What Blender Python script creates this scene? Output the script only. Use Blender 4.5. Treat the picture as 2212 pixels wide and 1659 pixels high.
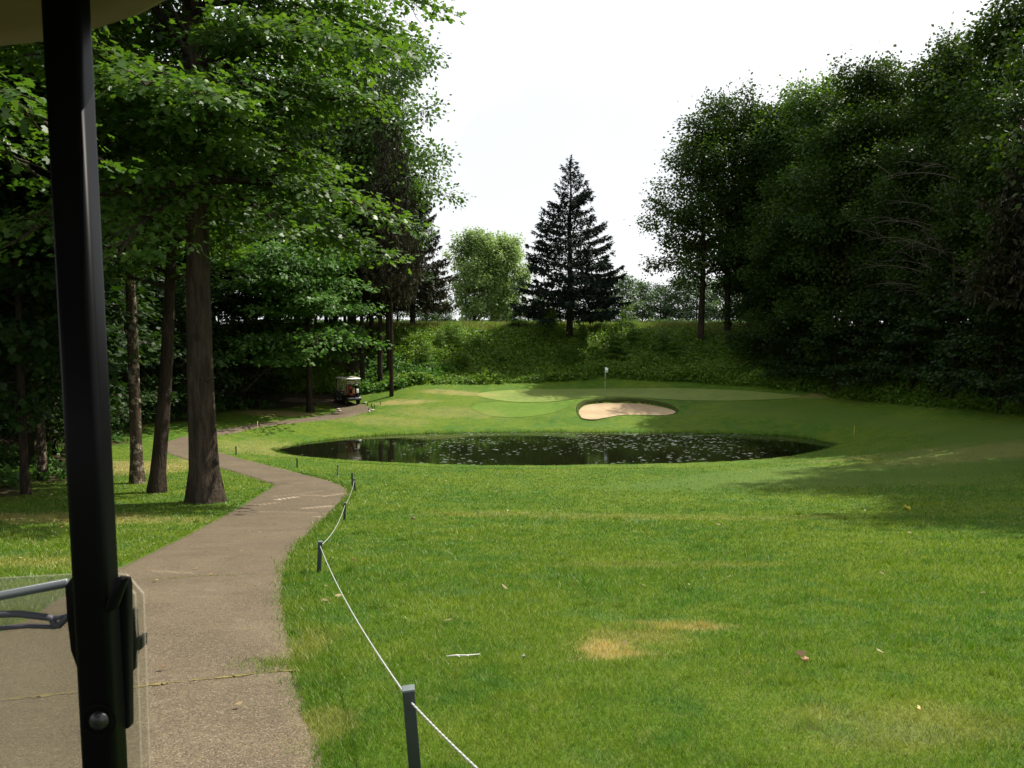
import bpy, bmesh, math
import numpy as np
from mathutils import Vector, Matrix
from mathutils.geometry import delaunay_2d_cdt

for o in list(bpy.data.objects):
    bpy.data.objects.remove(o)
scene = bpy.context.scene
COL = scene.collection
R_ = math.radians

# ------------------------------------------------------------------ camera, sky, sun, exposure
FPX = 804.0                       # focal length in pixels of a 1024 x 768 frame
HORIZON = 324.0
PITCH = math.atan((384.0 - HORIZON) / FPX)
CAMZ = 1.6
cam_data = bpy.data.cameras.new("camera")
cam_data.sensor_width = 36.0
cam_data.lens = 36.0 * FPX / 1024.0
cam_data.clip_start = 0.05
cam_data.clip_end = 4000.0
cam_data.dof.use_dof = True
cam_data.dof.focus_distance = 30.0
cam_data.dof.aperture_fstop = 20.0
cam = bpy.data.objects.new("camera", cam_data)
cam.location = (0, 0, CAMZ)
cam.rotation_euler = (math.pi / 2 - PITCH, 0, 0)
COL.objects.link(cam)
scene.camera = cam

SUN_EL, SUN_AZ = R_(55), R_(60)   # azimuth from +Y towards +X
SUNV = Vector((math.sin(SUN_AZ) * math.cos(SUN_EL), math.cos(SUN_AZ) * math.cos(SUN_EL), math.sin(SUN_EL)))
world = bpy.data.worlds.new("World")
scene.world = world
world.use_nodes = True
wn = world.node_tree
wn.nodes.clear()
w_out = wn.nodes.new("ShaderNodeOutputWorld")
w_bg = wn.nodes.new("ShaderNodeBackground")
w_sky = wn.nodes.new("ShaderNodeTexSky")
w_sky.sky_type = 'NISHITA'
w_sky.sun_disc = False
w_sky.sun_elevation = SUN_EL
w_sky.sun_rotation = SUN_AZ
w_sky.air_density = 1.0
w_sky.dust_density = 3.0
w_sky.ozone_density = 1.0
w_co = wn.nodes.new("ShaderNodeTexCoord")
w_no = wn.nodes.new("ShaderNodeTexNoise")
w_no.inputs["Scale"].default_value = 2.2
w_no.inputs["Detail"].default_value = 5.0
w_rm = wn.nodes.new("ShaderNodeMapRange")
w_rm.inputs["From Min"].default_value = 0.38
w_rm.inputs["From Max"].default_value = 0.62
w_rm.inputs["To Min"].default_value = 0.72
w_rm.inputs["To Max"].default_value = 0.95
w_mx = wn.nodes.new("ShaderNodeMix")
w_mx.data_type = 'RGBA'
w_mx.inputs["B"].default_value = (9.6, 9.75, 9.9, 1)     # thin white cloud over the whole sky
wn.links.new(w_co.outputs["Generated"], w_no.inputs["Vector"])
wn.links.new(w_no.outputs["Fac"], w_rm.inputs["Value"])
wn.links.new(w_rm.outputs["Result"], w_mx.inputs["Factor"])
wn.links.new(w_sky.outputs["Color"], w_mx.inputs["A"])
wn.links.new(w_mx.outputs["Result"], w_bg.inputs["Color"])
w_bg.inputs["Strength"].default_value = 0.08
wn.links.new(w_bg.outputs["Background"], w_out.inputs["Surface"])

sun_data = bpy.data.lights.new("sun", 'SUN')
sun_data.energy = 5.0
sun_data.angle = R_(0.55)
sun_data.color = (1.0, 0.94, 0.84)
sun = bpy.data.objects.new("sun", sun_data)
sun.rotation_euler = (-SUNV).to_track_quat('-Z', 'Y').to_euler()
sun.location = SUNV * 200
COL.objects.link(sun)

scene.view_settings.view_transform = 'Standard'
scene.view_settings.look = 'None'
scene.view_settings.exposure = 0.65
scene.view_settings.gamma = 1.0
scene.render.engine = 'CYCLES'
scene.cycles.max_bounces = 7
scene.cycles.diffuse_bounces = 3
scene.cycles.glossy_bounces = 3
scene.cycles.transmission_bounces = 4
scene.cycles.transparent_max_bounces = 12
scene.cycles.sample_clamp_indirect = 4.0
scene.cycles.use_denoising = True
scene.cycles.denoiser = 'OPENIMAGEDENOISE'

# ------------------------------------------------------------------ helpers
K = 1024.0 / 2212.0               # measurements were read off a 2212 px wide print of the photograph
CT, ST = math.cos(PITCH), math.sin(PITCH)

def ray(px, py):
    a, b = (px - 512.0) / FPX, (384.0 - py) / FPX
    return np.stack([np.asarray(a, float) * np.ones_like(np.asarray(b, float)), CT + b * ST, -ST + b * CT], -1)

def ss(t):
    t = np.clip(t, 0, 1)
    return t * t * (3 - 2 * t)

def catmull(pts, n=6, closed=False):
    p = np.asarray(pts, float)
    m = len(p)
    out = []
    rng_ = range(m) if closed else range(m - 1)
    for i in rng_:
        if closed:
            a, b, c, d = p[(i - 1) % m], p[i], p[(i + 1) % m], p[(i + 2) % m]
        else:
            a, b, c, d = p[max(i - 1, 0)], p[i], p[i + 1], p[min(i + 2, m - 1)]
        for k in range(n):
            t = k / n
            out.append(0.5 * ((2 * b) + (c - a) * t + (2 * a - 5 * b + 4 * c - d) * t * t + (3 * b - a - 3 * c + d) * t ** 3))
    if not closed:
        out.append(p[-1])
    return np.array(out)

def poly_sd(x, y, P):
    """signed distance to polygon P (negative inside)"""
    x = np.asarray(x, float); y = np.asarray(y, float)
    shp = x.shape
    x = x.ravel(); y = y.ravel()
    d = np.full(x.shape, 1e18)
    ins = np.zeros(x.shape, bool)
    n = len(P)
    for i in range(n):
        ax, ay = P[i]; bx, by = P[(i + 1) % n]
        ex, ey = bx - ax, by - ay
        wx, wy = x - ax, y - ay
        l2 = ex * ex + ey * ey + 1e-12
        t = np.clip((wx * ex + wy * ey) / l2, 0, 1)
        d = np.minimum(d, (wx - t * ex) ** 2 + (wy - t * ey) ** 2)
        c = (ay > y) != (by > y)
        if ey != 0:
            ins ^= c & (x < ax + ex * (y - ay) / ey)
    d = np.sqrt(d)
    return np.where(ins, -d, d).reshape(shp)

def poly_sd_b(x, y, P, m=4.0):
    """poly_sd near the polygon, +m everywhere farther away"""
    x = np.asarray(x, float); y = np.asarray(y, float)
    lo, hi = P.min(0) - m, P.max(0) + m
    k = (x > lo[0]) & (x < hi[0]) & (y > lo[1]) & (y < hi[1])
    out = np.full(x.shape, m)
    out[k] = poly_sd(x[k], y[k], P)
    return out

def vnoise(x, y, s, seed=0):
    """cheap smooth value noise on the ground plane"""
    x = np.asarray(x, float) / s; y = np.asarray(y, float) / s
    xi = np.floor(x).astype(int); yi = np.floor(y).astype(int)
    fx = ss(x - xi); fy = ss(y - yi)
    def h(a, b):
        v = np.sin(a * 127.1 + b * 311.7 + seed * 74.7) * 43758.5453
        return v - np.floor(v)
    return (h(xi, yi) * (1 - fx) + h(xi + 1, yi) * fx) * (1 - fy) + (h(xi, yi + 1) * (1 - fx) + h(xi + 1, yi + 1) * fx) * fy

# ------------------------------------------------------------------ terrain function
WATER = -5.6
CTRL = np.array([
    (0, -12, 0.1), (-8, -12, 0.0), (10, -12, 0.3), (0, -4, 0.0), (-8, -3, -0.05), (9, -3, 0.15), (0, 1.5, -0.10), (-6, 1.5, -0.15), (7, 1.5, -0.05),
    (-0.5, 4, -0.62), (5, 4.5, -0.62), (-6, 4.5, -0.75), (-2.7, 11.2, -1.85), (6, 11.2, -1.85), (-10, 11.2, -1.9), (14, 12, -1.75),
    (-4.4, 21, -3.42), (6, 21, -3.4), (18, 21, -3.0), (-9.2, 23.5, -3.7), (-14, 21, -3.3), (-5.1, 26, -3.95), (8, 27, -4.1), (20, 30, -3.8),
    (-8, 35.5, -4.8), (2, 34, -4.75), (12, 35, -4.75), (22, 38, -4.1), (28.7, 45, -3.3), (36, 40, -1.6), (-14, 41, -5.05), (-19, 41, -4.8), (-25, 30, -3.9), (-28, 45, -4.4),
    (0, 40, -5.45), (12, 40.5, -5.4), (-17.6, 49, -4.85), (-14.5, 54, -4.85), (-10.2, 58, -4.65), (-13, 62, -4.7), (-24, 60, -4.2), (-35, 60, -3.4),
    (-6, 56.5, -4.85), (0, 55, -5.3), (10, 55, -5.4), (18, 52, -5.2), (22, 47, -4.7), (0, 58, -4.75), (5.5, 57.2, -4.9), (9, 57.2, -4.9), (3, 61.5, -4.2), (8, 61.8, -4.12), (13, 59, -4.55),
    (7.5, 65, -3.92), (7.5, 67.5, -3.78), (-1, 65, -3.9), (14, 66, -3.75), (17, 60, -4.3), (8, 70, -2.75), (-8.5, 65, -3.3), (-10, 62, -4.2), (-9.6, 64, -3.9), (0, 69, -3.2), (14, 70, -2.9),
    (26.7, 60, -3.4), (24, 54, -4.0), (25, 47, -3.6), (32, 56, -2.0), (-20, 68, -3.2), (28, 70, -1.5), (-30, 75, -2.4), (0, 85, -2.5), (-30, 95, -1.5), (30, 95, -1)], float)
def _phi(r):
    return np.sqrt(r * r + 9.0)
_n = len(CTRL)
_A = np.zeros((_n + 3, _n + 3))
_d = np.hypot(CTRL[:, None, 0] - CTRL[None, :, 0], CTRL[:, None, 1] - CTRL[None, :, 1])
_A[:_n, :_n] = _phi(_d) - np.eye(_n) * 0.6
_A[:_n, _n] = _A[_n, :_n] = 1
_A[:_n, _n + 1] = _A[_n + 1, :_n] = CTRL[:, 0]
_A[:_n, _n + 2] = _A[_n + 2, :_n] = CTRL[:, 1]
_w = np.linalg.solve(_A, np.r_[CTRL[:, 2], 0, 0, 0])

TOE_X = [-70, -30, -20, -8.5, 0, 8, 15, 20, 23, 25, 26.5, 28.5, 33, 45, 70]
TOE_Y = [55, 62, 65, 66, 68.5, 70, 68.5, 65, 62, 55, 48, 42, 34, 24, 10]
def toe(x):
    return np.interp(x, TOE_X, TOE_Y)
def bank_t(x, y):
    return ss((y - toe(x) + 0.5 * np.sin(x * 0.45)) / np.interp(x, [-20, -8, 16, 24, 30], [14, 10.5, 10.5, 18, 30]))
def T0(x, y):
    x = np.asarray(x, float); y = np.asarray(y, float)
    shp = x.shape
    xf = np.clip(x.ravel(), -45, 45); yf = np.clip(y.ravel(), -14, 90)
    z = np.full(xf.shape, _w[_n]) + _w[_n + 1] * xf + _w[_n + 2] * yf
    for i in range(_n):
        z += _w[i] * np.sqrt((xf - CTRL[i, 0]) ** 2 + (yf - CTRL[i, 1]) ** 2 + 9.0)
    z = z.reshape(shp)
    t = bank_t(x, y)
    z = z * (1 - t) + 1.32 * t
    far = np.clip((y - 90) / 400.0, 0, 1)
    return z + far * 0.2

class Table:
    """a ground-plane function sampled once, then looked up"""
    def __init__(self, f, x0, x1, y0, y1, st):
        self.x0, self.y0, self.st = x0, y0, st
        X, Y = np.meshgrid(np.arange(x0, x1 + st, st), np.arange(y0, y1 + st, st))
        self.v = f(X, Y)
    def __call__(self, x, y):
        u = (np.asarray(x, float) - self.x0) / self.st; v = (np.asarray(y, float) - self.y0) / self.st
        u = np.clip(u, 0, self.v.shape[1] - 1.001); v = np.clip(v, 0, self.v.shape[0] - 1.001)
        i = u.astype(int); j = v.astype(int); u = u - i; v = v - j
        t = self.v
        return (t[j, i] * (1 - u) + t[j, i + 1] * u) * (1 - v) + (t[j + 1, i] * (1 - u) + t[j + 1, i + 1] * u) * v
T0L = Table(T0, -75, 75, -14, 130, 0.25)

def unproj(px, py, f=None, z=None):
    """points on the terrain (or on the level z) seen in pixel px, py"""
    d = ray(np.asarray(px, float), np.asarray(py, float))
    if z is not None:
        t = (z - CAMZ) / d[..., 2]
        return np.stack([d[..., 0] * t, d[..., 1] * t], -1)
    g = f or T0L
    tt = np.linspace(0, 1, 360)
    ts = 0.8 * (110.0 / 0.8) ** tt
    hit = np.full(d.shape[:-1], 300.0); prev = np.full(d.shape[:-1], 0.8); done = np.zeros(d.shape[:-1], bool)
    for t in ts:
        below = (CAMZ + d[..., 2] * t) < g(d[..., 0] * t, d[..., 1] * t)
        new = below & ~done
        hit = np.where(new, t, hit); done |= below
        prev = np.where(~done, t, prev)
    lo, hi = prev, hit
    for _ in range(25):
        m = 0.5 * (lo + hi)
        b = (CAMZ + d[..., 2] * m) < g(d[..., 0] * m, d[..., 1] * m)
        hi = np.where(b, m, hi); lo = np.where(b, lo, m)
    return np.stack([d[..., 0] * hi, d[..., 1] * hi], -1)

def P2(pts, closed=True, n=4, z=None):
    p = catmull(np.asarray(pts, float) * K, n, closed)
    return unproj(p[:, 0], p[:, 1], z=z)

POND = P2([(588, 973), (610, 966), (680, 953), (800, 941), (950, 935), (1150, 932), (1300, 933), (1450, 934), (1600, 936), (1700, 940), (1760, 948), (1800, 958), (1806, 963),
           (1780, 973), (1720, 986), (1640, 996), (1500, 1004), (1300, 1008), (1100, 1010), (950, 1007), (800, 1001), (700, 994), (620, 985)], z=WATER)
BUNKER = P2([(1247, 886), (1256, 874), (1275, 869), (1320, 866), (1380, 868), (1430, 875), (1461, 885), (1456, 893), (1430, 897), (1380, 896), (1340, 897), (1310, 902), (1280, 906), (1256, 902)])
GREEN = P2([(1030, 852), (1060, 846), (1130, 842), (1300, 840), (1450, 839), (1560, 842), (1680, 850), (1730, 857), (1690, 862), (1560, 866), (1450, 864), (1300, 860), (1190, 868), (1120, 869), (1070, 864), (1040, 858)])
APRON = P2([(1020, 882), (1040, 872), (1070, 868.5), (1120, 871.5), (1190, 870.5), (1245, 866.5), (1230, 880), (1180, 895), (1110, 902), (1050, 897)])
FAIRWAY = P2([(1140, 1046), (1379, 1033), (1669, 1009), (1876, 1000), (2017, 956), (1960, 935), (1850, 917), (1700, 907), (1580, 893), (1550, 873), (1640, 868), (1740, 866), (1800, 872), (1847, 886), (2000, 907),
              (2212, 913), (2300, 922), (2330, 1000), (2300, 1060), (2212, 1058), (1800, 1064), (1500, 1069), (1250, 1064)])
LP = [(-80, 1400), (60, 1325), (180, 1262), (262, 1220), (400, 1155), (500, 1102), (576, 1057), (588, 1048), (565, 1038), (480, 1012), (400, 992), (345, 970), (358, 955), (410, 940), (480, 927), (560, 914), (650, 904), (705, 895), (726, 886), (716, 877), (680, 870), (600, 866)]
RP = [(715, 1655), (690, 1590), (662, 1500), (630, 1345), (618, 1262), (640, 1190), (736, 1088), (748, 1052), (640, 1020), (560, 1000), (480, 978), (440, 958), (450, 949), (470, 941), (505, 935), (570, 921), (660, 911), (740, 902), (800, 887), (792, 876), (740, 866), (620, 858)]
def path_edge(pts, near):
    p = catmull(np.asarray(pts, float) * K, 8, False)
    w = unproj(p[:, 0], p[:, 1])
    return np.vstack([near, w])
PL = path_edge(LP, [(-3.0, -9), (-3.0, -4), (-3.0, 0), (-3.15, 2.6)])
PR = path_edge(RP, [(-0.1, -9), (-0.15, -4), (-0.35, 0), (-0.72, 2.6)])
PATH = np.vstack([PL, PR[::-1]])

_bi = int(np.argmin(BUNKER[:, 1])); BY0 = float(BUNKER[_bi, 1])
BZ0 = float(T0(BUNKER[_bi:_bi + 1, 0], BUNKER[_bi:_bi + 1, 1])[0])
def sand_plane(y):
    return BZ0 - 0.03 + 0.150 * (np.asarray(y, float) - BY0)

def bunker_lip(sb, y):
    return 0.20 * np.exp(-(sb / 1.3) ** 2) * ss((y - BY0 - 1.8) / 2.0)
def bunker_floor(z, y):
    return np.minimum(z - 0.03, sand_plane(y))

def T(x, y):
    x = np.asarray(x, float); y = np.asarray(y, float)
    z = T0(x, y)
    near = (np.abs(x) < 32) & (y > 34) & (y < 66)
    if not near.any():
        return z
    z[near] = _wet(x[near], y[near], z[near])
    return z

def _wet(x, y, z):
    sd = poly_sd(x, y, POND)
    out = np.maximum(z, WATER + 0.16)
    zo = WATER + 0.02 + 0.16 * ss(sd / 0.35) + (out - WATER - 0.18) * ss(sd / 3.5)
    zi = WATER - 0.02 - 0.9 * ss(-sd / 2.0)
    z = np.where(sd < 3.5, np.where(sd > 0, zo, zi), z)
    sb = poly_sd(x, y, BUNKER)
    z = z + bunker_lip(sb, y)
    z = np.where(sb < 0, z + (bunker_floor(z, y) - 0.06 - z) * ss(-sb / 0.16), z)
    return z

TL = Table(T, -75, 75, -14, 130, 0.25)
PATH_SD = Table(lambda x, y: poly_sd(x, y, PATH[::2]), -32, 6, -12, 72, 0.12)

def Tz(x, y):
    return float(T(np.array([x], float), np.array([y], float))[0])

def on_ground(px, py):
    p = unproj(np.array([px * K]), np.array([py * K]), f=TL)[0]
    return float(p[0]), float(p[1]), Tz(p[0], p[1])

# places where the turf is dry or bare: pixel position, radii in metres, strength
DRY = []
for (px, py, rx, ry, s) in [(1330, 1405, .26, .34, .95), (1440, 1352, .42, .26, .7), (1375, 1378, .40, .34, .35), (1960, 1570, .5, .4, .22), (1050, 1110, 1.6, .7, .22), (1300, 1115, 2.4, .7, .2), (1600, 1120, 3, .6, .15),
                            (1450, 1220, 1.6, .4, .15), (2150, 975, 5, 2.2, .25), (1900, 985, 4, 1.0, .2), (800, 905, 3.5, 1.3, .25), (960, 890, 4, 1.5, .25), (600, 893, 2.6, 1.4, .8), (870, 868, 2.0, .8, .6), (1000, 849, 3.0, .7, .5),
                            (440, 1000, 2, 2, .4), (270, 1010, 2.5, 2.5, .6), (560, 960, 2.5, 3, .3), (1800, 845, 2.5, 1.2, .45), (650, 1400, .22, .6, .28), (690, 1570, .18, .3, .3), (130, 1120, 3, 1.2, .5), (60, 1215, 1.2, .8, .3)]:
    g = unproj(np.array([px * K]), np.array([py * K]))[0]
    DRY.append((g[0], g[1], rx, ry, s))
def dryness(x, y):
    v = np.zeros(np.shape(x))
    n = vnoise(x, y, 0.35, 3) * 0.7 + vnoise(x, y, 0.12, 5) * 0.5
    for (cx, cy, rx, ry, s) in DRY:
        q = ((x - cx) / rx) ** 2 + ((y - cy) / ry) ** 2
        v = np.maximum(v, s * ss(1.1 - q * 0.6 - (n - 0.6) * 1.3))
    return v
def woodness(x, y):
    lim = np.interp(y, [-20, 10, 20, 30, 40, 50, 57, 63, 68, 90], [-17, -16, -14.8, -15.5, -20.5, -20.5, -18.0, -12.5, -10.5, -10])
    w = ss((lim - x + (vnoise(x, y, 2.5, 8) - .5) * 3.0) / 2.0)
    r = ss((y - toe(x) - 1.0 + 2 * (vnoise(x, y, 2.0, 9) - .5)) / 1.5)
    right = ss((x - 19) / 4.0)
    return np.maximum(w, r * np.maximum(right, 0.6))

def mowness(x, y):
    x = np.asarray(x, float); y = np.asarray(y, float)
    out = np.zeros(x.shape)
    m = (x > -3) & (x < 45) & (y > 18) & (y < 70)
    sd = poly_sd(x[m], y[m], FAIRWAY)
    soft = np.interp(y[m], [20, 30, 34, 40], [5.0, 3.0, 0.5, 0.25])
    out[m] = ss(-sd / soft)
    return out

# ------------------------------------------------------------------ mesh builder
class MB:
    def __init__(self):
        self.v, self.f, self.n, self.var = [], {}, 0, []
    def add(self, V, F, var=0.0):
        V = np.asarray(V, float).reshape(-1, 3)
        F = np.asarray(F, int)
        self.f.setdefault(F.shape[1], []).append(F + self.n)
        self.v.append(V)
        self.var.append(np.broadcast_to(np.asarray(var, float), (len(V),)))
        self.n += len(V)
    def mesh(self, name, mat, smooth=True, var=False):
        me = bpy.data.meshes.new(name)
        V = np.concatenate(self.v)
        idx, starts, tot, s = [], [], [], 0
        for k, lst in self.f.items():
            a = np.concatenate(lst)
            idx.append(a.ravel())
            starts.append(s + np.arange(len(a)) * k)
            tot.append(np.full(len(a), k))
            s += a.size
        idx = np.concatenate(idx); starts = np.concatenate(starts); tot = np.concatenate(tot)
        me.vertices.add(len(V)); me.vertices.foreach_set("co", V.astype(np.float32).ravel())
        me.loops.add(len(idx)); me.loops.foreach_set("vertex_index", idx.astype(np.int32))
        me.polygons.add(len(starts)); me.polygons.foreach_set("loop_start", starts.astype(np.int32))
        me.polygons.foreach_set("loop_total", tot.astype(np.int32))
        me.update(calc_edges=True)
        me.validate()
        if smooth and len(me.polygons) == len(starts):
            me.polygons.foreach_set("use_smooth", np.ones(len(starts), bool))
        if var:
            a = me.attributes.new("var", 'FLOAT', 'POINT')
            a.data.foreach_set("value", np.concatenate(self.var).astype(np.float32))
        me.materials.append(mat)
        return me
    def build(self, name, mat, parent=None, smooth=True, var=False):
        return link(name, self.mesh(name, mat, smooth, var), parent)
    # shapes
    def tube(self, P, r, sides=6, cap=True):
        P = np.asarray(P, float); n = len(P)
        r = np.broadcast_to(np.asarray(r, float), (n,))
        t = np.gradient(P, axis=0)
        t /= np.linalg.norm(t, axis=1)[:, None] + 1e-12
        ref = np.where(np.abs(t[:, 2:3]) > 0.95, np.array([[1.0, 0, 0]]), np.array([[0, 0, 1.0]]))
        ref = np.broadcast_to(ref[0] if np.abs(t[:, 2]).min() > 0.7 or np.abs(t[:, 2]).max() < 0.95 else np.array([0.3, 1.0, 0.1]), t.shape)
        u = np.cross(t, ref); u /= np.linalg.norm(u, axis=1)[:, None] + 1e-12
        w = np.cross(t, u)
        a = np.arange(sides) * 2 * math.pi / sides
        V = P[:, None, :] + r[:, None, None] * (np.cos(a)[None, :, None] * u[:, None, :] + np.sin(a)[None, :, None] * w[:, None, :])
        i = np.arange(n - 1)[:, None] * sides; j = np.arange(sides)[None, :]; j2 = (j + 1) % sides
        F = np.stack([i + j, i + j2, i + sides + j2, i + sides + j], -1).reshape(-1, 4)
        V = V.reshape(-1, 3)
        base = self.n
        self.add(V, F)
        if cap and sides > 2:
            self.f.setdefault(sides, []).append(np.array([list(range(sides))[::-1], [(n - 1) * sides + k for k in range(sides)]]) + base)
    def box(self, c, s, M=None):
        c = np.asarray(c, float); h = np.asarray(s, float) / 2
        V = np.array([(x, y, z) for x in (-1, 1) for y in (-1, 1) for z in (-1, 1)], float) * h
        if M is not None:
            V = V @ np.array(M.to_3x3()).T
        self.add(V + c, [(0, 1, 3, 2), (4, 6, 7, 5), (0, 4, 5, 1), (2, 3, 7, 6), (0, 2, 6, 4), (1, 5, 7, 3)])

def link(name, me, parent=None, loc=None):
    o = bpy.data.objects.new(name, me)
    COL.objects.link(o)
    if parent is not None:
        o.parent = parent
    if loc is not None:
        o.location = loc
    return o

def tag(o, label=None, cat=None, group=None, kind=None):
    if label: o["label"] = label
    if cat: o["category"] = cat
    if group: o["group"] = group
    if kind: o["kind"] = kind
    return o

def empty(name, loc=(0, 0, 0), rz=0.0, s=1.0):
    o = bpy.data.objects.new(name, None)
    o.location = loc; o.rotation_euler = (0, 0, rz); o.scale = (s, s, s)
    COL.objects.link(o)
    return o

def copy_tree(o, parent=None):
    c = o.copy(); COL.objects.link(c); c.parent = parent
    for ch in list(o.children):
        copy_tree(ch, c)
    return c

def bev_box(name, c, s, bev, mat, parent=None, seg=2, M=None, smooth=True):
    bm = bmesh.new()
    bmesh.ops.create_cube(bm, size=1.0)
    bmesh.ops.scale(bm, vec=s, verts=bm.verts)
    bmesh.ops.bevel(bm, geom=bm.edges[:], offset=bev, segments=seg, profile=0.6, affect='EDGES')
    if M is not None:
        bmesh.ops.transform(bm, matrix=M, verts=bm.verts)
    bmesh.ops.translate(bm, vec=c, verts=bm.verts)
    me = bpy.data.meshes.new(name)
    bm.to_mesh(me); bm.free()
    if smooth:
        for p in me.polygons: p.use_smooth = True
    me.materials.append(mat)
    return link(name, me, parent)

def prism(name, prof, axis_w, x0, mat, parent=None, bev=0.02, seg=2):
    """profile in (y, z) extruded along x by axis_w, centred on x0"""
    bm = bmesh.new()
    a = [bm.verts.new((x0 - axis_w / 2, y, z)) for y, z in prof]
    b = [bm.verts.new((x0 + axis_w / 2, y, z)) for y, z in prof]
    bm.faces.new(a[::-1]); bm.faces.new(b)
    n = len(prof)
    for i in range(n):
        bm.faces.new((a[i], a[(i + 1) % n], b[(i + 1) % n], b[i]))
    bmesh.ops.recalc_face_normals(bm, faces=bm.faces)
    if bev:
        bmesh.ops.bevel(bm, geom=bm.edges[:], offset=bev, segments=seg, profile=0.6, affect='EDGES')
    me = bpy.data.meshes.new(name)
    bm.to_mesh(me); bm.free()
    for p in me.polygons: p.use_smooth = True
    me.materials.append(mat)
    return link(name, me, parent)

# ------------------------------------------------------------------ materials
def new_mat(name):
    m = bpy.data.materials.new(name)
    m.use_nodes = True
    nt = m.node_tree
    nt.nodes.clear()
    out = nt.nodes.new("ShaderNodeOutputMaterial")
    return m, nt, out

def N(nt, typ, **kw):
    n = nt.nodes.new(typ)
    for k, v in kw.items():
        if k in n.inputs:
            n.inputs[k].default_value = v
        else:
            setattr(n, k, v)
    return n

def mixrgb(nt, fac, a, b, blend='MIX'):
    m = nt.nodes.new("ShaderNodeMix"); m.data_type = 'RGBA'; m.blend_type = blend
    for sock, v in (("Factor", fac), ("A", a), ("B", b)):
        if isinstance(v, bpy.types.NodeSocket):
            nt.links.new(v, m.inputs[sock])
        elif sock == "Factor":
            m.inputs[sock].default_value = v
        else:
            m.inputs[sock].default_value = (*v, 1) if len(v) == 3 else v
    return m.outputs["Result"]

def ramp(nt, src, lo, hi, a=0.0, b=1.0):
    m = nt.nodes.new("ShaderNodeMapRange")
    m.inputs["From Min"].default_value = lo; m.inputs["From Max"].default_value = hi
    m.inputs["To Min"].default_value = a; m.inputs["To Max"].default_value = b
    m.interpolation_type = 'SMOOTHSTEP'
    nt.links.new(src, m.inputs["Value"])
    return m.outputs["Result"]

def noise(nt, vec, scale, detail=3, rough=0.55, sc=None):
    if sc is not None:
        mp = nt.nodes.new("ShaderNodeMapping"); mp.inputs["Scale"].default_value = sc
        nt.links.new(vec, mp.inputs["Vector"]); vec = mp.outputs["Vector"]
    n = nt.nodes.new("ShaderNodeTexNoise")
    n.inputs["Scale"].default_value = scale; n.inputs["Detail"].default_value = detail; n.inputs["Roughness"].default_value = rough
    nt.links.new(vec, n.inputs["Vector"])
    return n.outputs["Fac"]

def attr(nt, name):
    a = nt.nodes.new("ShaderNodeAttribute"); a.attribute_name = name
    return a.outputs["Fac"]

def turf_group():
    g = bpy.data.node_groups.new("turf_colour", 'ShaderNodeTree')
    g.interface.new_socket("Color", in_out='OUTPUT', socket_type='NodeSocketColor')
    go = g.nodes.new("NodeGroupOutput")
    geo = g.nodes.new("ShaderNodeNewGeometry")
    pos = geo.outputs["Position"]
    flat = g.nodes.new("ShaderNodeMapping"); flat.inputs["Scale"].default_value = (1, 1, 0)
    g.links.new(pos, flat.inputs["Vector"]); p = flat.outputs["Vector"]
    n1 = noise(g, p, 0.22, 4, .6); n2 = noise(g, p, 1.6, 4, .6); n3 = noise(g, p, 7.0, 3, .6)
    c = mixrgb(g, ramp(g, n1, .35, .65), (0.066, 0.150, 0.008), (0.122, 0.190, 0.012))
    c = mixrgb(g, ramp(g, n2, .47, .66, 0, .5), c, (0.165, 0.220, 0.022))
    c = mixrgb(g, ramp(g, n2, .30, .47, .7, 0), c, (0.046, 0.130, 0.011))
    c = mixrgb(g, ramp(g, n3, .52, .70, 0, .55), c, (0.165, 0.210, 0.038))
    n5 = noise(g, p, 0.75, 4, .65)
    c = mixrgb(g, ramp(g, n5, .54, .66, 0, .5), c, (0.075, 0.165, 0.040))
    n6 = noise(g, p, 3.4, 4, .7)
    c = mixrgb(g, ramp(g, n6, .60, .70, 0, .28), c, (0.24, 0.20, 0.075))
    n4 = noise(g, p, 22.0, 2, .5)
    c = mixrgb(g, attr(g, "mow"), c, mixrgb(g, ramp(g, n1, .3, .7), (0.085, 0.155, 0.018), (0.115, 0.180, 0.022)))
    d = attr(g, "dry")
    c = mixrgb(g, d, c, mixrgb(g, n4, (0.32, 0.235, 0.085), (0.56, 0.43, 0.20)))
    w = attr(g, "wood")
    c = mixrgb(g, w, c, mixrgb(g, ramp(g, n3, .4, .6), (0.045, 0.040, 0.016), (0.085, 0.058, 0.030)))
    g.links.new(c, go.inputs["Color"])
    return g
TURF = turf_group()

def mat_ground():
    m, nt, out = new_mat("turf")
    gr = nt.nodes.new("ShaderNodeGroup"); gr.node_tree = TURF
    geo = nt.nodes.new("ShaderNodeNewGeometry"); pos = geo.outputs["Position"]
    f = noise(nt, pos, 34.0, 4, .7); f2 = noise(nt, pos, 5.0, 4, .65)
    col = mixrgb(nt, ramp(nt, f, .3, .7, .0, .6), gr.outputs[0], mixrgb(nt, 1.0, gr.outputs[0], (0.45, 0.5, 0.4), 'MULTIPLY'))
    b = N(nt, "ShaderNodeBsdfPrincipled", Roughness=0.75)
    b.inputs["Specular IOR Level"].default_value = 0.15
    b.inputs["Sheen Weight"].default_value = 0.0
    nt.links.new(col, b.inputs["Base Color"])
    add = nt.nodes.new("ShaderNodeMath"); add.operation = 'ADD'
    nt.links.new(f, add.inputs[0]); nt.links.new(f2, add.inputs[1])
    bp = N(nt, "ShaderNodeBump", Strength=0.9, Distance=0.06)
    nt.links.new(add.outputs[0], bp.inputs["Height"]); nt.links.new(bp.outputs["Normal"], b.inputs["Normal"])
    nt.links.new(b.outputs[0], out.inputs[0])
    return m

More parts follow.
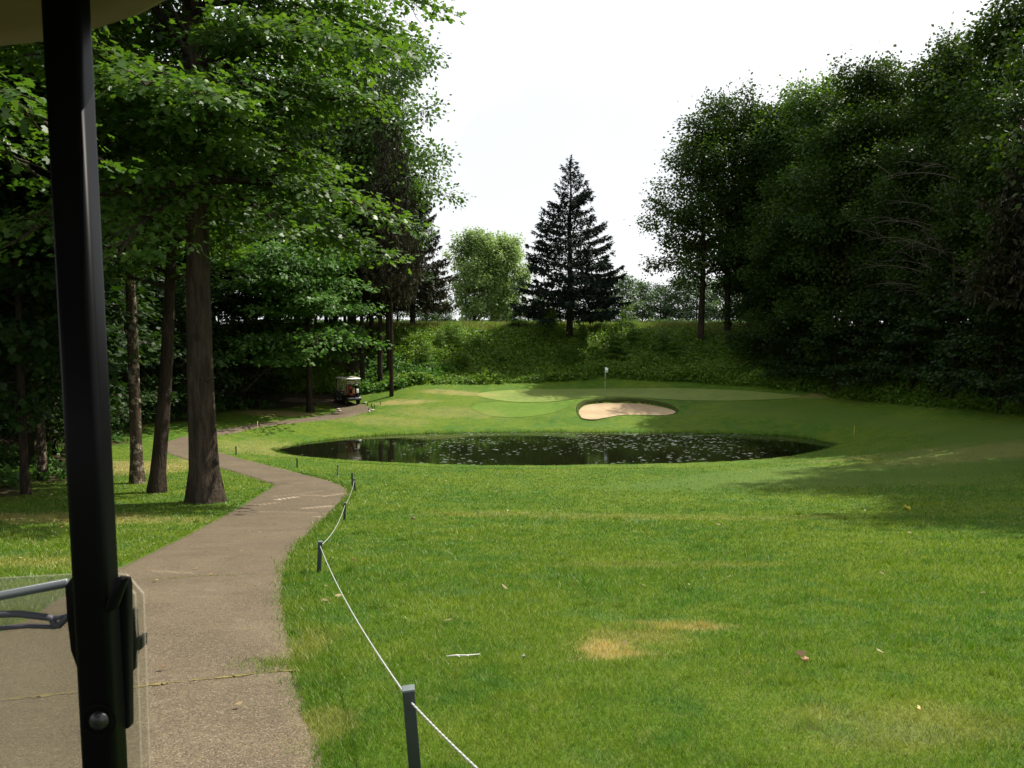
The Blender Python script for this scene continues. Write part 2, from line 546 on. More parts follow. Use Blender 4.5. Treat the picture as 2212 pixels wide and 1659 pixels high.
def mat_blade():
    m, nt, out = new_mat("grass_blade")
    gr = nt.nodes.new("ShaderNodeGroup"); gr.node_tree = TURF
    v = attr(nt, "var")
    col = mixrgb(nt, 1.0, gr.outputs[0], mixrgb(nt, v, (0.60, 0.72, 0.5), (1.65, 1.55, 1.6)), 'MULTIPLY')
    col = mixrgb(nt, ramp(nt, v, .86, .97, 0, .7), col, (0.33, 0.30, 0.14))
    b = N(nt, "ShaderNodeBsdfPrincipled", Roughness=0.45); b.inputs["Specular IOR Level"].default_value = 0.35
    nt.links.new(col, b.inputs["Base Color"])
    tr = nt.nodes.new("ShaderNodeBsdfTranslucent")
    nt.links.new(mixrgb(nt, 1.0, col, (1.15, 1.2, 0.5), 'MULTIPLY'), tr.inputs["Color"])
    mx = N(nt, "ShaderNodeMixShader", Fac=0.4)
    nt.links.new(b.outputs[0], mx.inputs[1]); nt.links.new(tr.outputs[0], mx.inputs[2])
    nt.links.new(mx.outputs[0], out.inputs[0])
    return m

def mat_leaf(name, c1, c2, tcol, trans=0.38, spec=0.35, rough=0.42, hue=0.18):
    m, nt, out = new_mat(name)
    v = attr(nt, "var")
    oi = nt.nodes.new("ShaderNodeObjectInfo")
    col = mixrgb(nt, v, c1, c2)
    col = mixrgb(nt, 1.0, col, mixrgb(nt, oi.outputs["Random"], (1 - hue, 1 - hue, 1 - hue), (1 + hue, 1 + hue * .6, 1 + hue)), 'MULTIPLY')
    b = N(nt, "ShaderNodeBsdfPrincipled", Roughness=rough); b.inputs["Specular IOR Level"].default_value = spec
    nt.links.new(col, b.inputs["Base Color"])
    tr = nt.nodes.new("ShaderNodeBsdfTranslucent")
    nt.links.new(mixrgb(nt, 1.0, col, tcol, 'MULTIPLY'), tr.inputs["Color"])
    mx = N(nt, "ShaderNodeMixShader", Fac=trans)
    nt.links.new(b.outputs[0], mx.inputs[1]); nt.links.new(tr.outputs[0], mx.inputs[2])
    nt.links.new(mx.outputs[0], out.inputs[0])
    return m

def mat_bark(name, c1, c2, scale=6.0, patch=None):
    m, nt, out = new_mat(name)
    tc = nt.nodes.new("ShaderNodeTexCoord"); p = tc.outputs["Object"]
    f = noise(nt, p, scale, 5, .65, (1, 1, 0.16)); g = noise(nt, p, scale * 3.2, 4, .6, (1, 1, 0.3))
    col = mixrgb(nt, ramp(nt, f, .35, .65), c1, c2)
    if patch:
        h = noise(nt, p, 4.5, 4, .6, (1, 1, 0.9))
        col = mixrgb(nt, ramp(nt, h, .52, .6), col, patch)
    b = N(nt, "ShaderNodeBsdfPrincipled", Roughness=0.9); b.inputs["Specular IOR Level"].default_value = 0.1
    nt.links.new(col, b.inputs["Base Color"])
    add = nt.nodes.new("ShaderNodeMath"); add.operation = 'ADD'
    nt.links.new(f, add.inputs[0]); nt.links.new(g, add.inputs[1])
    bp = N(nt, "ShaderNodeBump", Strength=1.0, Distance=0.12)
    nt.links.new(add.outputs[0], bp.inputs["Height"]); nt.links.new(bp.outputs["Normal"], b.inputs["Normal"])
    nt.links.new(b.outputs[0], out.inputs[0])
    return m

def mat_plain(name, c, rough=0.5, metal=0.0, spec=0.5, var=0.15, scale=20.0, bump=0.0):
    m, nt, out = new_mat(name)
    tc = nt.nodes.new("ShaderNodeTexCoord")
    f = noise(nt, tc.outputs["Object"], scale, 4, .6)
    col = mixrgb(nt, f, tuple(x * (1 - var) for x in c), tuple(min(1, x * (1 + var)) for x in c))
    b = N(nt, "ShaderNodeBsdfPrincipled", Roughness=rough, Metallic=metal); b.inputs["Specular IOR Level"].default_value = spec
    nt.links.new(col, b.inputs["Base Color"])
    if bump:
        bp = N(nt, "ShaderNodeBump", Strength=bump, Distance=0.01)
        nt.links.new(f, bp.inputs["Height"]); nt.links.new(bp.outputs["Normal"], b.inputs["Normal"])
    nt.links.new(b.outputs[0], out.inputs[0])
    return m

def mat_path():
    m, nt, out = new_mat("asphalt")
    geo = nt.nodes.new("ShaderNodeNewGeometry"); p = geo.outputs["Position"]
    vo = N(nt, "ShaderNodeTexVoronoi", Scale=95.0); nt.links.new(p, vo.inputs["Vector"])
    f = noise(nt, p, 0.9, 4, .6); g = noise(nt, p, 60.0, 3, .7); h = noise(nt, p, 9.0, 4, .6)
    c = mixrgb(nt, ramp(nt, f, .3, .7), (0.098, 0.076, 0.045), (0.150, 0.117, 0.070))
    c = mixrgb(nt, ramp(nt, h, .4, .75, 0, .4), c, (0.080, 0.060, 0.043))
    c = mixrgb(nt, ramp(nt, noise(nt, p, 0.45, 5, .7), .50, .60, 0, .45), c, (0.070, 0.052, 0.038))
    c = mixrgb(nt, ramp(nt, noise(nt, p, 1.7, 5, .7), .60, .68, 0, .5), c, (0.19, 0.155, 0.115))
    st = nt.nodes.new("ShaderNodeSeparateColor"); nt.links.new(vo.outputs["Color"], st.inputs[0])
    c = mixrgb(nt, ramp(nt, st.outputs[0], .66, .97, 0, .6), c, (0.27, 0.22, 0.145))
    c = mixrgb(nt, ramp(nt, st.outputs[1], .7, .95, 0, .65), c, (0.045, 0.033, 0.028))
    w = attr(nt, "wear")
    c = mixrgb(nt, w, c, (0.50, 0.40, 0.28))
    b = N(nt, "ShaderNodeBsdfPrincipled", Roughness=0.8); b.inputs["Specular IOR Level"].default_value = 0.25
    nt.links.new(c, b.inputs["Base Color"])
    add = nt.nodes.new("ShaderNodeMath"); add.operation = 'SUBTRACT'
    nt.links.new(g, add.inputs[0]); nt.links.new(vo.outputs["Distance"], add.inputs[1])
    bp = N(nt, "ShaderNodeBump", Strength=0.7, Distance=0.012)
    nt.links.new(add.outputs[0], bp.inputs["Height"]); nt.links.new(bp.outputs["Normal"], b.inputs["Normal"])
    nt.links.new(b.outputs[0], out.inputs[0])
    return m

def mat_mown(name, c1, c2, scale=30.0, bump=0.5):
    m, nt, out = new_mat(name)
    geo = nt.nodes.new("ShaderNodeNewGeometry"); p = geo.outputs["Position"]
    f = noise(nt, p, 0.35, 4, .6); g = noise(nt, p, scale, 4, .7); h = noise(nt, p, 2.4, 3, .6)
    c = mixrgb(nt, ramp(nt, f, .3, .7), c1, c2)
    c = mixrgb(nt, ramp(nt, h, .4, .7, 0, .35), c, tuple(x * 1.35 for x in c2))
    c = mixrgb(nt, attr(nt, "dry"), c, (0.34, 0.24, 0.10))
    c = mixrgb(nt, ramp(nt, g, .3, .7, 0, .4), c, mixrgb(nt, 1.0, c, (.6, .65, .55), 'MULTIPLY'))
    b = N(nt, "ShaderNodeBsdfPrincipled", Roughness=0.75); b.inputs["Specular IOR Level"].default_value = 0.15
    nt.links.new(c, b.inputs["Base Color"])
    bp = N(nt, "ShaderNodeBump", Strength=bump, Distance=0.03)
    nt.links.new(g, bp.inputs["Height"]); nt.links.new(bp.outputs["Normal"], b.inputs["Normal"])
    nt.links.new(b.outputs[0], out.inputs[0])
    return m

def mat_water():
    m, nt, out = new_mat("pond_water")
    geo = nt.nodes.new("ShaderNodeNewGeometry"); p = geo.outputs["Position"]
    f = noise(nt, p, 1.3, 3, .5, (1, 2.2, 1)); g = noise(nt, p, 6.0, 2, .5, (1, 2.0, 1))
    b = N(nt, "ShaderNodeBsdfPrincipled", Roughness=0.015, IOR=1.33)
    b.inputs["Base Color"].default_value = (0.006, 0.007, 0.003, 1)
    b.inputs["Specular IOR Level"].default_value = 0.85
    add = nt.nodes.new("ShaderNodeMath"); add.operation = 'MULTIPLY_ADD'; add.inputs[1].default_value = 0.12
    nt.links.new(g, add.inputs[0]); nt.links.new(f, add.inputs[2])
    bp = N(nt, "ShaderNodeBump", Strength=0.05, Distance=0.05)
    nt.links.new(add.outputs[0], bp.inputs["Height"]); nt.links.new(bp.outputs["Normal"], b.inputs["Normal"])
    nt.links.new(b.outputs[0], out.inputs[0])
    return m

def mat_sand():
    m, nt, out = new_mat("bunker_sand")
    geo = nt.nodes.new("ShaderNodeNewGeometry"); p = geo.outputs["Position"]
    f = noise(nt, p, 0.8, 4, .6); g = noise(nt, p, 26.0, 4, .7); h = noise(nt, p, 3.0, 3, .6, (1, 3, 1))
    c = mixrgb(nt, ramp(nt, f, .3, .7), (0.37, 0.275, 0.165), (0.47, 0.36, 0.225))
    c = mixrgb(nt, ramp(nt, g, .55, .8, 0, .5), c, (0.30, 0.22, 0.15))
    b = N(nt, "ShaderNodeBsdfPrincipled", Roughness=0.9); b.inputs["Specular IOR Level"].default_value = 0.1
    nt.links.new(c, b.inputs["Base Color"])
    add = nt.nodes.new("ShaderNodeMath"); add.operation = 'ADD'
    nt.links.new(g, add.inputs[0]); nt.links.new(h, add.inputs[1])
    bp = N(nt, "ShaderNodeBump", Strength=0.6, Distance=0.06)
    nt.links.new(add.outputs[0], bp.inputs["Height"]); nt.links.new(bp.outputs["Normal"], b.inputs["Normal"])
    nt.links.new(b.outputs[0], out.inputs[0])
    return m

def mat_acrylic():
    m, nt, out = new_mat("clear_acrylic")
    lw = N(nt, "ShaderNodeLayerWeight", Blend=0.15)
    tc = nt.nodes.new("ShaderNodeTexCoord")
    f = noise(nt, tc.outputs["Object"], 6.0, 5, .65)
    t = N(nt, "ShaderNodeBsdfTransparent"); t.inputs["Color"].default_value = (0.985, 0.975, 0.95, 1)
    gl = N(nt, "ShaderNodeBsdfGlossy", Roughness=0.06)
    d = N(nt, "ShaderNodeBsdfDiffuse"); d.inputs["Color"].default_value = (0.55, 0.51, 0.42, 1)
    m1 = nt.nodes.new("ShaderNodeMixShader"); m2 = nt.nodes.new("ShaderNodeMixShader")
    nt.links.new(ramp(nt, lw.outputs["Facing"], .0, 1.0, .015, .25), m1.inputs[0]); nt.links.new(t.outputs[0], m1.inputs[1]); nt.links.new(gl.outputs[0], m1.inputs[2])
    nt.links.new(ramp(nt, f, .3, .75, .13, .24), m2.inputs[0]); nt.links.new(m1.outputs[0], m2.inputs[1]); nt.links.new(d.outputs[0], m2.inputs[2])
    nt.links.new(m2.outputs[0], out.inputs[0])
    return m

M_GROUND = mat_ground(); M_BLADE = mat_blade(); M_PATH = mat_path(); M_WATER = mat_water(); M_SAND = mat_sand()
M_GREEN = mat_mown("putting_turf", (0.135, 0.185, 0.040), (0.175, 0.225, 0.050), 40, .2)
M_APRON = mat_mown("apron_turf", (0.075, 0.145, 0.013), (0.100, 0.170, 0.016), 35, .4)
M_FAIR = mat_mown("fairway_turf", (0.085, 0.140, 0.030), (0.115, 0.165, 0.036), 32, .5)
M_MAPLE = mat_leaf("maple_leaf", (0.034, 0.092, 0.016), (0.084, 0.158, 0.030), (1.6, 1.6, 0.45), .42, .42, .45)
M_YOUNG = mat_leaf("young_maple_leaf", (0.044, 0.118, 0.022), (0.095, 0.190, 0.036), (1.3, 1.5, 0.7), .38, .28, .5)
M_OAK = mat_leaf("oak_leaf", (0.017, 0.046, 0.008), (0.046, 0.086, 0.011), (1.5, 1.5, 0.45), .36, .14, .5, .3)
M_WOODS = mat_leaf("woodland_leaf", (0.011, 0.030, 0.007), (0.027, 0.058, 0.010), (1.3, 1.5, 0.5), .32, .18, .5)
M_POPLAR = mat_leaf("poplar_leaf", (0.135, 0.235, 0.065), (0.250, 0.345, 0.120), (1.3, 1.35, 0.8), .42, .3, .5)  # leaf colours paled to carry the haze of distance
M_BANK = mat_leaf("bank_leaf", (0.055, 0.140, 0.012), (0.155, 0.255, 0.028), (1.4, 1.45, 0.5), .40, .3, .5)
M_SPRUCE = mat_leaf("spruce_needle", (0.007, 0.015, 0.010), (0.016, 0.028, 0.017), (1.0, 1.1, 0.8), .10, .1, .6)
M_DRYSPRUCE = mat_leaf("dry_spruce_needle", (0.020, 0.026, 0.011), (0.050, 0.044, 0.020), (1.0, 1.0, 0.7), .12, .2, .6)
M_BARK = mat_bark("grey_brown_bark", (0.034, 0.026, 0.019), (0.078, 0.060, 0.045))
M_DARKBARK = mat_bark("dark_bark", (0.028, 0.021, 0.015), (0.060, 0.045, 0.033))
M_PALEBARK = mat_bark("flaky_pale_bark", (0.060, 0.042, 0.030), (0.11, 0.08, 0.058), 6, (0.34, 0.28, 0.21))
M_HAZELEAF = mat_leaf("hazed_distant_leaf", (0.040, 0.085, 0.034), (0.085, 0.140, 0.055), (1.3, 1.4, 0.6), .38, .2, .5)  # the lighter, bluish look of distant haze is put into these leaf colours
M_TWIG = mat_plain("dead_twig", (0.09, 0.075, 0.058), .85, var=.3)

# ------------------------------------------------------------------ the setting
def spaced(stops):
    out = [stops[0][0]]
    for (a, s), (b, _) in zip(stops[:-1], stops[1:]):
        n = max(1, int(round((b - a) / s)))
        out += list(a + (b - a) * (np.arange(n) + 1) / n)
    return np.array(out)
GX = spaced([(-700, 120), (-220, 30), (-70, 2.0), (-34, 0.36), (2.5, 0.18), (14, 0.36), (34, 2.0), (70, 30), (220, 120), (700, 1)])
GY = spaced([(-60, 4), (-12, 0.7), (0, 0.25), (30, 0.3), (54, 0.18), (63, 0.3), (70, 0.4), (118, 1.5), (150, 8), (260, 40), (900, 1)])
gx, gy = np.meshgrid(GX, GY)
gz = T(gx, gy)
sdp = np.where((gx > -32) & (gx < 6) & (gy > -12) & (gy < 72), PATH_SD(gx, gy), 9.0)
gz = gz - 0.05 * ss((0.10 - sdp) / 0.2)
mb = MB()
nx, ny = len(GX), len(GY)
ii = (np.arange(ny - 1)[:, None] * nx + np.arange(nx - 1)[None, :]).reshape(-1)
mb.add(np.stack([gx, gy, gz], -1).reshape(-1, 3), np.stack([ii, ii + 1, ii + nx + 1, ii + nx], -1))
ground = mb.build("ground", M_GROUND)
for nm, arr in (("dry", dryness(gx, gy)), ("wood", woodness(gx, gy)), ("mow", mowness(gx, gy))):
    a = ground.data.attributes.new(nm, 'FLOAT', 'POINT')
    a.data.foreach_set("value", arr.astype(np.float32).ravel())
tag(ground, kind="structure", label="sloping mown lawn running down to the pond and up to the woods")

def sheet(name, P, step, off, mat, fz=None, label=None, kind="structure"):
    P = np.asarray(P)
    lo, hi = P.min(0), P.max(0)
    qx, qy = np.meshgrid(np.arange(lo[0], hi[0], step), np.arange(lo[1], hi[1], step))
    qx = qx + (np.arange(qx.shape[0])[:, None] % 2) * step * 0.5
    m = poly_sd(qx, qy, P) < -step * 0.45
    inner = np.stack([qx[m], qy[m]], -1)
    co = [Vector(p) for p in np.vstack([P, inner])]
    n = len(P)
    r = delaunay_2d_cdt(co, [], [list(range(n))], 1, 1e-5)
    V = np.array([(v.x, v.y) for v in r[0]])
    z = (T(V[:, 0], V[:, 1]) if fz is None else fz(V[:, 0], V[:, 1])) + off
    F = [list(f) for f in r[2]]
    mb = MB()
    mb.add(np.column_stack([V, z]), np.array(F))
    o = mb.build(name, mat)
    a = o.data.attributes.new("dry", 'FLOAT', 'POINT')
    a.data.foreach_set("value", (dryness(V[:, 0], V[:, 1]) * 0.8).astype(np.float32))
    tag(o, kind=kind, label=label)
    return o
sheet("putting_green", GREEN, 0.5, 0.022, M_GREEN, label="pale close cut putting green round the flag")
sheet("green_apron", APRON, 0.5, 0.018, M_APRON, label="rounded apron of short turf before the green")
def shrink(P, d):
    q = np.asarray(P); c = np.roll(q, -1, 0) - np.roll(q, 1, 0)
    n = np.stack([c[:, 1], -c[:, 0]], -1); n /= np.linalg.norm(n, axis=1)[:, None]
    area = 0.5 * np.sum(q[:, 0] * np.roll(q[:, 1], -1) - np.roll(q[:, 0], -1) * q[:, 1])
    return q - n * d * np.sign(area)
bunker = sheet("bunker_sand", shrink(BUNKER, 0.03), 0.22, 0.0, M_SAND, fz=lambda x, y: bunker_floor(T0(x, y) + bunker_lip(poly_sd(x, y, BUNKER), y), y) + 0.03 * (vnoise(x, y, .7, 61) - .5), label="tan sand bunker with a dark grassy lip")
sheet("pond_water", shrink(POND, -0.5), 1.2, 0.0, M_WATER, fz=lambda x, y: np.full(np.shape(x), WATER), label="dark still pond reflecting the trees")

def bunker_edge():
    P = catmull(BUNKER, 4, True)
    rings = []
    for d, dz, floor in ((-.16, -.03, False), (-.05, .03, False), (.03, .0, False), (.10, -.10, False), (.15, -.04, True)):
        q = shrink(P, d)
        sb = poly_sd(q[:, 0], q[:, 1], BUNKER)
        z = T0(q[:, 0], q[:, 1]) + bunker_lip(sb, q[:, 1])
        if floor:
            z = bunker_floor(z, q[:, 1])
        w = .02 * (vnoise(q[:, 0], q[:, 1], .25, 71) - .5)
        rings.append(np.column_stack([q, z + dz + w]))
    n = len(P); mb = MB()
    V = np.vstack(rings)
    for k in range(len(rings) - 1):
        i = np.arange(n)
        mb.add(V[k * n:(k + 2) * n], np.stack([i, (i + 1) % n, n + (i + 1) % n, n + i], -1))
    mb.build("turf_lip", M_LIP, bunker)
M_LIP = mat_plain("turf_and_soil", (0.045, 0.060, 0.016), .9, var=.5, scale=9, spec=.05)
bunker_edge()

# asphalt cart path, draped between its two edges
def resample(E, n):
    return E
cols = 26
segs = []
for a in range(len(PL) - 1):
    L = max(np.linalg.norm(PL[a + 1] - PL[a]), np.linalg.norm(PR[a + 1] - PR[a]))
    k = max(1, int(math.ceil(L / 0.14)))
    for t in range(k):
        f = t / k
        segs.append((PL[a] * (1 - f) + PL[a + 1] * f, PR[a] * (1 - f) + PR[a + 1] * f))
rngp = np.random.default_rng(5)
EL = np.array([s[0] for s in segs]); ER = np.array([s[1] for s in segs])
u = np.linspace(0, 1, cols)[None, :, None]
PX = EL[:, None, :] * (1 - u) + ER[:, None, :] * u
wob = (vnoise(PX[..., 0], PX[..., 1], 0.22, 21) - .5) * 0.10 + (vnoise(PX[..., 0], PX[..., 1], 0.7, 22) - .5) * 0.12
side = np.zeros(cols); side[0] = side[1] = -1; side[-1] = side[-2] = 1
dirv = (ER - EL); dirv /= np.linalg.norm(dirv, axis=1)[:, None]
PX = PX + dirv[:, None, :] * (np.abs(side)[None, :, None] * wob[..., None])
pz = T0(PX[..., 0], PX[..., 1]) + 0.012
edge_drop = np.zeros(cols); edge_drop[0] = edge_drop[-1] = 0.06
pz = pz - edge_drop[None, :]
mb = MB()
nr = len(segs)
ii = (np.arange(nr - 1)[:, None] * cols + np.arange(cols - 1)[None, :]).reshape(-1)
mb.add(np.column_stack([PX.reshape(-1, 2), pz.ravel()]), np.stack([ii, ii + 1, ii + cols + 1, ii + cols], -1))
path = mb.build("cart_path", M_PATH)
# pale scrape marks left on the asphalt
wear = np.zeros(PX.shape[:2])
for (x0, y0, x1, y1, wd, s) in [(600, 1080, 640, 1074, .10, .9), (555, 1092, 600, 1086, .1, .35), (655, 1099, 712, 1094, .09, .8), (700, 1073, 745, 1066, .07, .6), (650, 1070, 690, 1071, .07, .55), (590, 1074, 700, 1060, .06, .3), (560, 1106, 690, 1108, .05, .3), (665, 1118, 700, 1117, .06, .6), (330, 1235, 420, 1240, .06, .25)]:
    g = unproj(np.array([x0, x1]) * K, np.array([y0, y1]) * K)
    e = g[1] - g[0]; l2 = e @ e
    w = PX - g[0]
    t = np.clip((w @ e) / l2, 0, 1)
    d = np.linalg.norm(w - t[..., None] * e, axis=-1)
    wear = np.maximum(wear, s * ss(1.15 - d / wd * (0.7 + 0.6 * vnoise(PX[..., 0], PX[..., 1], .25, 31))))
a = path.data.attributes.new("wear", 'FLOAT', 'POINT')
a.data.foreach_set("value", wear.astype(np.float32).ravel())
tag(path, kind="structure", label="narrow brown asphalt cart path winding down into the woods")

# cracks across the path, filled with soil and grass
M_SOIL = mat_plain("crack_soil", (0.17, 0.14, 0.055), .95, var=.7, scale=14, spec=.05)
M_TAR = mat_plain("dark_crack", (0.03, 0.024, 0.02), .9, var=.3, scale=30, spec=.05)
CRACKS = []
def crack(pts, w, mat, rough=0.008):
    p = catmull(np.array(pts, float) * K, 22)
    g = unproj(p[:, 0], p[:, 1])
    rr = np.random.default_rng(abs(int(pts[0][0])))
    g = g + rr.normal(0, rough, g.shape)
    g[:, 1] += (vnoise(g[:, 0], g[:, 0] * 0 + 3.1, .14, 4) - .5) * .06
    CRACKS.append(g)
    t = np.gradient(g, axis=0); t /= np.linalg.norm(t, axis=1)[:, None]
    nrm = np.stack([-t[:, 1], t[:, 0]], -1)
    ww = w * ((0.12 + 1.1 * rr.random(len(g)) ** 1.5) * np.clip(vnoise(g[:, 0], g[:, 1], .16, 9) * 2.6 - .6, .08, 1.6))[:, None]
    A = g + nrm * ww; B = g - nrm * ww
    n = len(g)
    mb = MB()
    V = np.vstack([np.column_stack([A, T0(A[:, 0], A[:, 1]) + .017]), np.column_stack([B, T0(B[:, 0], B[:, 1]) + .017])])
    i = np.arange(n - 1)
    mb.add(V, np.stack([i, i + 1, n + i + 1, n + i], -1))
    mb.build("crack", mat, path)
crack([(-100, 1530), (60, 1512), (200, 1496), (310, 1485), (420, 1472), (520, 1464), (580, 1455), (640, 1450)], .030, M_SOIL)
crack([(120, 1272), (262, 1258), (350, 1252), (430, 1247), (520, 1243), (615, 1239)], .016, M_SOIL)
crack([(460, 1108), (560, 1103), (640, 1101), (740, 1106)], .018, M_TAR)
crack([(560, 1040), (590, 1046), (630, 1046)], .05, M_TAR)

# ------------------------------------------------------------------ grass blades over the near lawn
def grass():
    rg = np.random.default_rng(11)
    n = 980000
    r = 2.2 * (72.0 / 2.2) ** rg.random(n)
    th = (rg.random(n) - .5) * R_(104)
    x = r * np.sin(th); y = r * np.cos(th)
    keep = PATH_SD(x, y) > -0.03 + 0.05 * (vnoise(x, y, .3, 2) - .6)
    keep &= poly_sd_b(x, y, POND) > 0.15
    keep &= (rg.random(n) > 0.85 * mowness(x, y))
    keep &= woodness(x, y) < 0.6
    keep &= (poly_sd_b(x, y, GREEN) > 0) & (poly_sd_b(x, y, APRON) > 0) & (poly_sd_b(x, y, BUNKER) > 0.05) & (y < toe(x) + 1)
    keep &= rg.random(n) > ss((r - 30) / 34.0) * .9
    keep &= ~((np.abs(x + .95) < .62) & (y < 1.7))
    x, y, r = x[keep], y[keep], r[keep]
    # verge along the path and tufts in the cracks
    vx, vy, vh = [], [], []
    E = PR
    for a in range(len(E) - 1):
        L = np.linalg.norm(E[a + 1] - E[a])
        d = np.linalg.norm(E[a])
        if d > 34: continue
        k = int(L * 1700 / max(1.0, (d / 5.0) ** 1.5))
        f = rg.random(k)[:, None]
        q = E[a] * (1 - f) + E[a + 1] * f
        nn = np.array([E[a + 1][1] - E[a][1], -(E[a + 1][0] - E[a][0])]); nn /= np.linalg.norm(nn)
        q = q + nn * (rg.normal(0.04, .10, k)[:, None])
        vx.append(q[:, 0]); vy.append(q[:, 1]); vh.append(.7 + 1.5 * rg.random(k) * vnoise(q[:, 0], q[:, 1], .5, 44))
    for c, dens in zip(CRACKS[:2], (520, 160)):
        for a in range(len(c) - 1):
            L = np.linalg.norm(c[a + 1] - c[a]); k = int(L * dens)
            f = rg.random(k)[:, None]
            q = c[a] * (1 - f) + c[a + 1] * f + rg.normal(0, .018, (k, 2))
            vx.append(q[:, 0]); vy.append(q[:, 1]); vh.append(np.full(k, .55))
    e = unproj(np.array([608.0]) * K, np.array([1437.0]) * K)[0]
    k = 900
    q = e + rg.normal(0, 1, (k, 2)) * np.array([.17, .13])
    vx.append(q[:, 0]); vy.append(q[:, 1]); vh.append(np.full(k, 1.25))
    for _ in range(150):
        r0 = 3.0 * (22.0 / 3.0) ** rg.random(); a0 = (rg.random() - .5) * R_(80)
        c0 = np.array([r0 * math.sin(a0), r0 * math.cos(a0)])
        if PATH_SD(c0[0], c0[1]) < .1: continue
        k = int(30 + 70 * rg.random())
        q = c0 + rg.normal(0, .03 + .06 * rg.random(), (k, 2))
        vx.append(q[:, 0]); vy.append(q[:, 1]); vh.append(1.3 + .9 * rg.random(k))
    hx = np.concatenate(vx); hy = np.concatenate(vy); hh = np.concatenate(vh)
    hsc = np.r_[np.ones(len(x)), hh]
    x = np.r_[x, hx]; y = np.r_[y, hy]
    r = np.hypot(x, y)
    n = len(x)
    clump = vnoise(x, y, .35, 14) * .6 + vnoise(x, y, 1.3, 15) * .6
    h = (0.024 + 0.027 * rg.random(n)) * (0.65 + 0.7 * clump) * hsc * np.clip((r / 6.0) ** .35, .9, 1.3)
    wd = 0.0022 * np.clip(r / 4.0, .9, 7.0) * (0.7 + .6 * rg.random(n))
    az = rg.random(n) * 2 * math.pi
    lean = (0.25 + 0.9 * rg.random(n)) * h
    lz = rg.random(n) * 2 * math.pi
    z = TL(x, y) - 0.006
    c = np.stack([x, y, z], -1)
    s = np.stack([np.cos(az), np.sin(az), np.zeros(n)], -1) * wd[:, None]
    tip = c + np.stack([np.cos(lz) * lean, np.sin(lz) * lean, h], -1)
    V = np.stack([c - s, c + s, tip], 1).reshape(-1, 3)
    F = np.arange(n * 3).reshape(-1, 3)
    mb = MB()
    mb.add(V, F, np.repeat(rg.random(n), 3))
    o = mb.build("lawn_grass", M_BLADE, smooth=False, var=True)
    for nm, arr in (("dry", dryness(x, y)), ("wood", np.zeros(n))):
        a = o.data.attributes.new(nm, 'FLOAT', 'POINT')
        a.data.foreach_set("value", np.repeat(arr, 3).astype(np.float32))
    tag(o, "short green grass blades of the near lawn beside the path", "grass", kind="stuff")
grass()

# ------------------------------------------------------------------ leaves and trees
LEAF = {
    'maple': np.array([(0, 0), (.12, .42), (.42, .20), (.62, .45), (1, 0), (.62, -.45), (.42, -.20), (.12, -.42)]),
    'oval': np.array([(0, 0), (.35, .30), (.72, .20), (1, 0), (.72, -.20), (.35, -.30)]),
    'spray': np.array([(0, 0), (.45, .42), (1, .05), (.55, -.38)]),
}
def leaf_faces(mb, pos, axis, nrm, size, shape, var):
    S = LEAF[shape]; k = len(S); n = len(pos)
    axis = axis / (np.linalg.norm(axis, axis=1)[:, None] + 1e-9)
    sd = np.cross(nrm, axis); sd /= np.linalg.norm(sd, axis=1)[:, None] + 1e-9
    up = np.cross(axis, sd)
    uu, vv = S[:, 0], S[:, 1]
    ww = -0.35 * np.abs(vv) - 0.18 * uu ** 2
    V = pos[:, None, :] + size[:, None, None] * (uu[None, :, None] * axis[:, None, :] + vv[None, :, None] * sd[:, None, :] + ww[None, :, None] * up[:, None, :])
    F = np.arange(n * k).reshape(n, k)
    mb.add(V.reshape(-1, 3), F, np.repeat(var, k))

def limb_path(p0, az, el, L, droop, rg, n=7, wig=.06):
    P = [np.array(p0, float)]
    for i in range(n - 1):
        e = el - droop * (i / (n - 1)) ** 1.3
        a = az + rg.normal(0, wig)
        st = L / (n - 1)
        P.append(P[-1] + st * np.array([math.cos(e) * math.cos(a), math.cos(e) * math.sin(a), math.sin(e)]))
    return np.array(P)

def lerp_path(P, t):
    f = t * (len(P) - 1); i = min(int(f), len(P) - 2); f -= i
    return P[i] * (1 - f) + P[i + 1] * f

